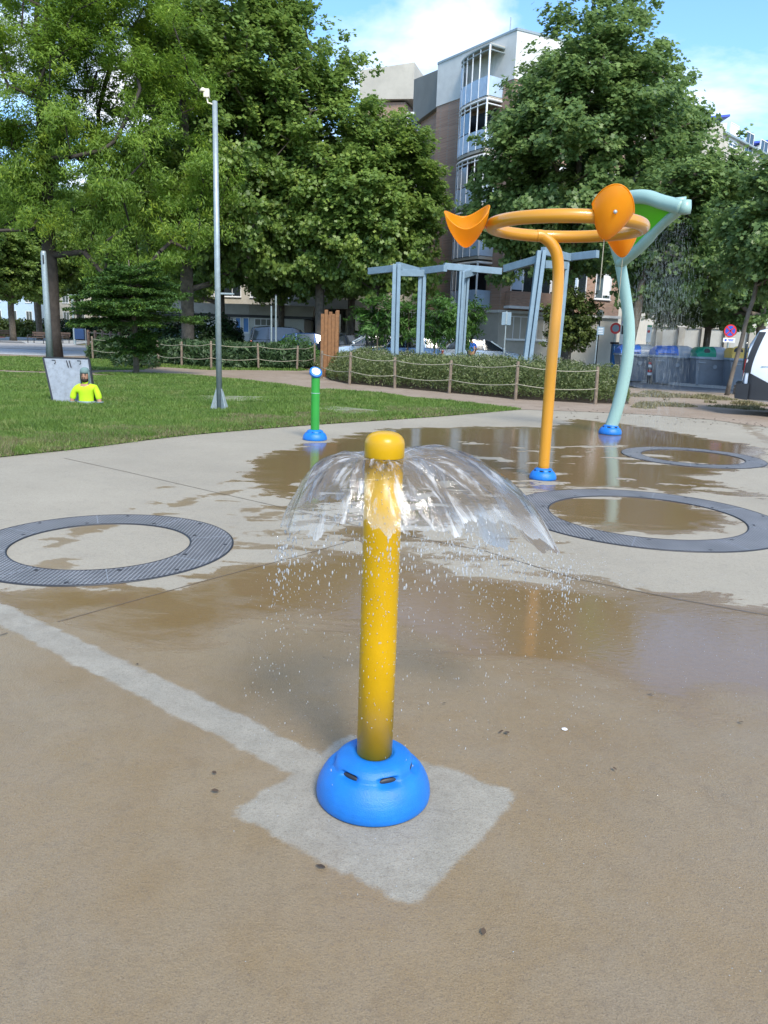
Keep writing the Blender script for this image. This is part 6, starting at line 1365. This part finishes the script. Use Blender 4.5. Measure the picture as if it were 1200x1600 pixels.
# ------------------------------------------------------------------ waste containers
def container(label, px, y, lid, kind, wpx, rz=-0.08):
    k0 = PY(px, 600, y); W = wpx*y/FPX; t = thing('waste_container', label, 'waste container', (k0.x, y, 0), rz, 'waste containers along the kerb')
    hb = 1.02; d = 0.62
    def rect(hx, hy, z, ins=0.08): return [Vector((x, yy, z)) for x, yy in ((-hx+ins, -hy), (hx-ins, -hy), (hx, -hy+ins), (hx, hy-ins), (hx-ins, hy), (-hx+ins, hy), (-hx, hy-ins), (-hx, -hy+ins))]
    w2 = W/2
    mb = MB(); mb.loft([rect(w2*.80, d*.82, .05), rect(w2*.82, d*.84, .12), rect(w2*.93, d*.95, .75), rect(w2*.97, d, hb-.08), rect(w2*.97, d, hb)]); mb.build('bin_body', M['bin'], t, math.radians(35))
    mb = MB(); mb.loft([rect(w2, d+.04, hb), rect(w2+.02, d+.06, hb+.03), rect(w2, d+.04, hb+.09)]); mb.build('collar', M['bin_lid_grey'], t)
    for s in (-1, 1):
        mb = MB(); mb.beam((s*w2*.78, -d*.92, .10), (s*w2*.92, -d*1.02, hb-.05), .10, .05); mb.build('rib', M['bin'], t)
        mb = MB(); mb.beam((s*(w2-.1), -d-.04, hb-.12), (s*(w2-.1)-s*.25, -d-.04, hb-.12), .03, .03); mb.build('handle', M['bin_lid_grey'], t)
    def lidsec(x, q=1.0, e=0.0): return [Vector((x, (d+.03+e)*math.cos(a)*(1 if abs(math.cos(a)) < .9 else 1), hb+.09+(.36*q+e)*math.sin(a)**.8 if math.sin(a) > 0 else hb+.09)) for a in np.linspace(0, PI, 13)]
    if kind == 'yellow':
        mb = MB(); mb.loft([lidsec(-w2*.97, .6), lidsec(-w2*.85, 1), lidsec(w2*.30, 1), lidsec(w2*.42, .9)]); l_ = mb.build('lid', lid, t, math.radians(40))
        mb = MB(); mb.loft([lidsec(w2*.425, .9), lidsec(w2*.85, .95), lidsec(w2*.97, .5)]); mb.build('lid_end', M['bin_lid_grey'], t, math.radians(40))
        for x in (-w2*.62, -w2*.02):
            Mx = Matrix.Rotation(math.radians(62), 3, 'X')
            mb = MB(); mb.lathe([(.21, -.02), (.21, .03), (.16, .035)], 22, (x, -d*.80, hb+.31), M=Mx); mb.build('mouth_ring', lid, l_); mb = MB(); mb.lathe([(.155, .034), (.155, .044)], 22, (x, -d*.80, hb+.31), M=Mx); mb.build('mouth', M['dark'], l_)
    else:
        mb = MB(); mb.loft([lidsec(-w2*.97, .55), lidsec(-w2*.80, .95), lidsec(-w2*.05, 1.0), lidsec(w2*.60, .98), lidsec(w2*.97, .5)]); l_ = mb.build('lid', lid, t, math.radians(40))
        mb = MB(); mb.loft([lidsec(w2*.02, 1.0, .015), lidsec(w2*.55, .98, .015), lidsec(w2*.80, .75, .015)]); mb.build('grey_flap', M['bin_lid_grey'], l_, math.radians(40))
        if kind == 'green':
            Mx = Matrix.Rotation(math.radians(66), 3, 'X'); mb = MB(); mb.lathe([(.15, -.02), (.15, .05), (.11, .055)], 20, (-w2*.45, -d*.84, hb+.27), M=Mx); mb.build('mouth_ring', lid, l_); mb = MB(); mb.lathe([(.105, .054), (.105, .064)], 20, (-w2*.45, -d*.84, hb+.27), M=Mx); mb.build('mouth', M['dark'], l_)
        else: mb = MB(); mb.prism([(-w2*.88, -d-.035, hb+.12), (-w2*.05, -d-.035, hb+.12), (-w2*.10, -d*.80, hb+.33), (-w2*.72, -d*.80, hb+.33)], (0, -.015, 0), (0, .02, 0)); mb.build('slot_mouth', M['lid_dark_blue'], l_)
    mb = MB(); mb.lathe([(.075, -.004), (.075, .004)], 18, (0.02, -d-.012, hb-.26), M=Matrix.Rotation(PI/2, 3, 'X')); mb.build('sticker', M['bin_lid_grey'], t)
    mb = MB(); mb.box((.1, -d-.07, hb+.02), (.5, .05, .05)); mb.build('pedal_bar', M['bin_lid_grey'], t)
    return t
M['lid_dark_blue'] = pm('dark_blue_plastic', (0.012, 0.04, 0.12), 0.4)
container('blue-lidded paper container partly behind the aqua pole and leaning trunk', 990, 31.3, M['lid_blue'], 'blue', 60)
container('blue-lidded paper container standing free right of the leaning trunk', 1047, 30.2, M['lid_blue'], 'blue', 66)
container('green-lidded glass container with one round mouth', 1104, 29.3, M['lid_green'], 'green', 56)
container('yellow-lidded packaging container with two round mouths', 1158, 28.4, M['lid_yellow'], 'yellow', 58)

# ------------------------------------------------------------------ signs, lamps and street things
def post_at(t, h, r_=0.03, mat='galv', x=0, y=0): mb = MB(); mb.lathe([(r_, -.02), (r_, h)], 12, (x, y, 0)); return mb.build('post', M[mat], t, math.radians(40))
XR = Matrix.Rotation(PI/2, 3, 'X')
def disc(t, c, r0, r1, mat, name, off=0.0):
    mb = MB(); mb.lathe([(r1, -.006), (r1, .006)], 36, (c[0], c[1]-off, c[2]), M=XR); return mb.build(name, M[mat], t)
y = 37.0; q = PY(733, 508, y); t_ = thing('no_entry_sign', 'round red no entry sign with a white bar above the person in blue', 'sign', (q.x, y, 0))
post_at(t_, q.z, .03, y=.04); s_ = disc(t_, (0, 0, q.z), 0, .22, 'sign_red', 'sign_face'); mb = MB(); mb.box((0, -.012, q.z), (.28, .008, .075)); mb.build('white_bar', M['sign_white'], s_)
y = 32.0; q = PY(791, 498, y); t_ = thing('road_sign', 'grey back of a square road sign on a thin post', 'sign', (q.x, y, 0)); post_at(t_, q.z+.3, .03); mb = MB(); mb.box((0, -.045, q.z), (.38, .02, .50)); s_ = mb.build('sign_back', M['bluesteel'], t_, bevel=.01); mb = MB(); mb.box((0, -.06, q.z), (.06, .02, .44)); mb.build('bracket', M['galv'], s_)
y = 30.0; q = PY(938, 517, y); t_ = thing('info_sign', 'small dark square notice plate on a thin post right of the round tree', 'sign', (q.x, y, 0)); post_at(t_, q.z+.2, .025, x=-.10); mb = MB(); mb.box((0, -.04, q.z), (.27, .02, .30)); s_ = mb.build('plate', M['bluesteel'], t_); mb = MB()
for k in range(4): mb.box((0, -.052, q.z+.09-k*.06), (.18, .004, .02))
mb.build('text_lines', M['sign_white'], s_)
y = 39.0; q = PY(962, 513, y); t_ = thing('road_sign', 'dark red round road sign beside the blue ticket machine', 'sign', (q.x, y, 0)); post_at(t_, q.z, .03, y=.05); s_ = disc(t_, (0, 0, q.z), 0, .27, 'sign_red', 'sign_face'); disc(s_, (0, 0, q.z), 0, .17, 'bluesteel', 'inner_disc', .004)
y = 31.5; q = PY(1141, 517, y); t_ = thing('no_parking_sign', 'round blue and red no stopping sign with a white plate below', 'sign', (q.x, y, 0)); post_at(t_, q.z, .035, y=.05); s_ = disc(t_, (0, 0, q.z), 0, .25, 'sign_red', 'sign_face'); f_ = disc(s_, (0, 0, q.z), 0, .195, 'sign_blue', 'blue_field', .004)
for a in (45, -45):
    mb = MB(); mb.box((0, -.014, q.z), (.40, .006, .05), M=Matrix.Rotation(math.radians(a), 3, 'Y')); mb.build('diagonal_bar', M['sign_red'], s_)
mb = MB(); mb.box((0, 0, q.z-.36), (.48, .015, .17)); s2 = mb.build('plate', M['sign_white'], t_); mb = MB(); mb.lathe([(.045, 0), (.045, .004)], 14, (-.14, -.010, q.z-.36), M=XR); mb.box((.07, -.010, q.z-.34), (.22, .004, .03)); mb.box((.07, -.010, q.z-.385), (.18, .004, .025)); mb.build('plate_symbols', M['sign_blue'], s2)
y = 33.0; q = PY(1014, 521, y); t_ = thing('notice_sign', 'narrow white notice with a green top stripe right of the leaning trunk', 'sign', (q.x, y, 0)); post_at(t_, q.z+.2, .03, y=.04, x=-.02); mb = MB(); mb.box((0, 0, q.z), (.20, .02, .68)); s_ = mb.build('plate', M['sign_white'], t_); mb = MB(); mb.box((0, -.013, q.z+.30), (.20, .006, .08)); mb.build('green_stripe', M['sign_green'], s_); disc(s_, (-.02, -.012, q.z+.08), 0, .06, 'sign_red', 'symbol')
y = 34.0; q = PY(975, 520, y); t_ = thing('notice_sign', 'white panel with dark symbols just left of the aqua pole', 'sign', (q.x, y, 0)); post_at(t_, q.z+.5, .03, y=.04); mb = MB(); mb.box((0, 0, q.z+.15), (.34, .02, 1.25)); s_ = mb.build('plate', M['sign_white'], t_)
for zz, hh, mm in ((.48, .20, 'sign_blue'), (.12, .36, 'laurel_dark')):
    mb = MB(); mb.box((0, -.014, q.z+zz), (.24, .006, hh)); mb.build('symbol', M['dark'] if mm != 'sign_blue' else M['sign_blue'], s_)
y = 34.5; q = PY(962, 560, y); t_ = thing('ticket_machine', 'blue ticket machine with a white label left of the aqua pole', 'parking meter', (q.x, y, 0)); mb = MB(); mb.box((0, 0, .72), (.42, .32, 1.44)); mb.build('cabinet', M['kiosk'], t_, bevel=.02); mb = MB(); mb.box((0, 0, 1.49), (.50, .40, .09)); mb.build('top_cap', M['dark'], t_, bevel=.02); mb = MB(); mb.box((.06, -.168, 1.02), (.20, .01, .28)); mb.build('label', M['sign_white'], t_); mb = MB(); mb.box((.06, -.176, 1.02), (.12, .006, .16)); mb.build('screen', M['kiosk'], t_)
# red and white marker post and small white bollard
y = 30.6; q = PY(1010, 575, y); t_ = thing('marker_post', 'red post with white bands beside the leaning trunk', 'post', (q.x+.1, y-.2, 0)); mb = MB(); mb.lathe([(.10, 0), (.10, .95), (.06, 1.0)], 14); mb.build('post', M['dark'], t_)
for zz in (.32, .62): mb = MB(); mb.lathe([(.102, zz), (.102, zz+.10)], 14); mb.build('white_band', M['sign_white'], t_); mb = MB(); mb.lathe([(.102, zz+.12), (.102, zz+.2)], 14); mb.build('red_band', M['sign_red'], t_)
q = G(1017, 597); t_ = thing('traffic_cone', 'small pale cone between the two blue-lidded containers', 'cone', (q.x-.02, 30.0, 0)); mb = MB(); mb.lathe([(.12, 0), (.12, .03), (.09, .035), (.02, .42)], 16); mb.build('cone', M['sign_white'], t_, math.radians(40)); mb = MB(); mb.box((0, 0, .012), (.30, .30, .024)); mb.build('foot', M['dark'], t_)
# wooden crate planter at the foot of the slim leaning tree
q = G(1160, 617); t_ = thing('wooden_crate', 'small weathered crate at the foot of the slim leaning tree', 'crate', (q.x, q.y, 0)); 
for k in range(3):
    for s in (-1, 1): mb = MB(); mb.box((0, s*.20, .06+k*.10), (.44, .02, .085)); mb.build('slat', M['postwood'], t_); mb = MB(); mb.box((s*.22, 0, .06+k*.10), (.02, .38, .085)); mb.build('slat', M['postwood'], t_)
def globe(label, px, py, y, hz=None, r_=.17):
    q = PY(px, py, y); t = thing('globe_lamp', label, 'street lamp', (q.x, y, 0), 0, 'globe street lamps'); post_at(t, q.z-r_, .035, 'dark')
    mb = MB(); mb.lathe([(.05, -r_-.03), (.09, -r_+.0), (.09, -r_+.03)], 14, (0, 0, q.z)); mb.build('collar', M['dark'], t)
    mb = MB(); mb.lathe([(max(.01, r_*math.sin(a)), -r_*math.cos(a)) for a in np.linspace(0.15, PI-.05, 12)], 22, (0, 0, q.z)); mb.build('globe', M['globe'], t, True)
globe('cream globe lamp on a dark post right of the small round tree', 938, 490, 35)
globe('cream globe lamp rising beside the middle steel frame', 707, 474, 41)
# lamp arm beside tall pole, thin poles in front of the cars
y = 34; q = PY(352, 459, y); t_ = thing('path_lamp', 'flat-headed path lamp seen right behind the tall pole', 'street lamp', (PY(340, 500, y).x, y, 0)); post_at(t_, q.z, .05); mb = MB(); mb.box((.32, 0, q.z), (.80, .22, .07)); mb.build('lamp_head', M['galv'], t_, bevel=.01)
y = 62; q = PY(120, 464, y); t_ = thing('path_lamp', 'flat-headed path lamp beside the litter bin', 'street lamp', (PY(115, 500, y).x, y, 0)); post_at(t_, q.z+.1, .10); mb = MB(); mb.box((.55, 0, q.z+.1), (1.5, .4, .12)); mb.build('lamp_head', M['galv'], t_, bevel=.02)
for k, (px, top, y, lb) in enumerate(((424, 478, 40, 'thin grey pole left in front of the dark people carrier'), (431, 462, 40, 'taller thin grey pole in front of the dark people carrier'), (573, 490, 39, 'thin dark pole in front of the silver car'), (581, 470, 39, 'taller dark pole in front of the silver car'))):
    q = PY(px, top, y); t_ = thing('thin_pole', lb, 'pole', (PY(px, 530, y).x, y, 0), 0, 'thin poles beside the parked cars'); post_at(t_, q.z, .045, 'galv' if k < 2 else 'dark'); mb = MB(); mb.lathe([(.06, q.z), (.06, q.z+.03), (.02, q.z+.06)], 10); mb.build('cap', M['dark'], t_)
# park furniture on the paved square
def bench(label, px, y, rz):
    t = thing('park_bench', label, 'bench', (PY(px, 530, y).x, y, 0), rz, 'benches round the paved square'); L_ = 1.9
    for k in range(3): mb = MB(); mb.box((0, -.18+k*.18, .45), (L_, .15, .04)); mb.build('seat_slat', M['wood_dark'], t)
    for k in range(2): mb = MB(); mb.box((0, .32+.04*k, .62+k*.18), (L_, .03, .14)); mb.build('back_slat', M['wood_dark'], t)
    for s in (-1, 1): mb = MB(); mb.tube([(s*.8, -.28, 0), (s*.8, -.26, .62), (s*.8, .30, .64)], .03, 8); mb.tube([(s*.8, .30, 0), (s*.8, .38, .85)], .03, 8); mb.build('leg_frame', M['dark'], t, True)
M['wood_dark'] = pm('dark_bench_wood', (0.11, 0.07, 0.05), 0.7, var=0.2)
bench('dark bench at the far left edge of the paved square', 3, 66, 0.3); bench('bench just left of the plain metal pole', 60, 60, -0.4); bench('bench just right of the dark trunk', 92, 63, -0.5)
y = 57; q = PY(126, 530, y); t_ = thing('litter_bin', 'dark blue litter bin on a metal frame by the wooden posts', 'litter bin', (q.x, y, 0)); mb = MB(); mb.box((0, 0, .85), (.70, .5, .75)); mb.build('bin_body', M['dark_blue'] if 'dark_blue' in M else M['lid_dark_blue'], t_, bevel=.03)
for s in (-1, 1): mb = MB(); mb.box((s*.38, 0, .62), (.04, .06, 1.25)); mb.build('frame_leg', M['galv'], t_)
mb = MB(); mb.box((0, 0, .30), (.76, .05, .05)); mb.build('crossbar', M['galv'], t_)
t_ = thing('post_fence', 'row of short dark wooden posts with rails beyond the fir', 'fence', (PY(138, 530, 56).x, 56, 0))
P_ = [Vector((PY(px, 530, yy).x, yy, 0)) for px, yy in ((138, 56), (149, 53), (161, 50), (173.5, 47.5), (187, 45.5))]; o_ = Vector(t_.location)
for p in P_: mb = MB(); mb.lathe([(.10, 0), (.10, 1.12), (.06, 1.17)], 12, p-o_); mb.build('fence_post', M['wood_dark'], t_, math.radians(40))
for a, b in zip(P_[:-1], P_[1:]): mb = MB(); mb.beam(a-o_+Vector((0, 0, 1.0)), b-o_+Vector((0, 0, 1.0)), .04, .07); mb.build('rail', M['wood_dark'], t_)
# fallen leaves and bits on the slab
def litter(name, label, pts, sz):
    Pp = np.array([(p[0], p[1], 0.008+rng.uniform(0, .006)) for p in pts]); o = leaves(name, Pp, sz, 'oval', M['leaf_litter'], None, 4.0); tag(o, label, 'leaf litter', None, 'stuff')
litter('fallen_leaves', 'a few dead leaves and twigs dropped on the wet slab', [G(*p) for p in ((783, 1147), (792, 1148), (1157, 1131), (215, 1040), (335, 1212), (336, 1240), (501, 1358), (755, 1460), (1017, 1087), (695, 1102), (960, 1205))], 0.028)
lt = []
for k in range(90):
    px = rng.uniform(860, 1200); lt.append(G(px, 640+0.075*(px-860)+abs(rng.normal(0, 7))*rng.choice((-.4, 1))))
litter('fallen_leaves', 'dry leaf litter gathered along the far edge of the slab', lt, 0.055)
mb = MB(); mb.lathe([(.004, 0), (.012, .003), (.004, .007)], 8, G(882, 1140)); o = mb.build('white_pebble', M['white']); tag(o, 'tiny white pebble alone on the wet slab right of the base', 'pebble')
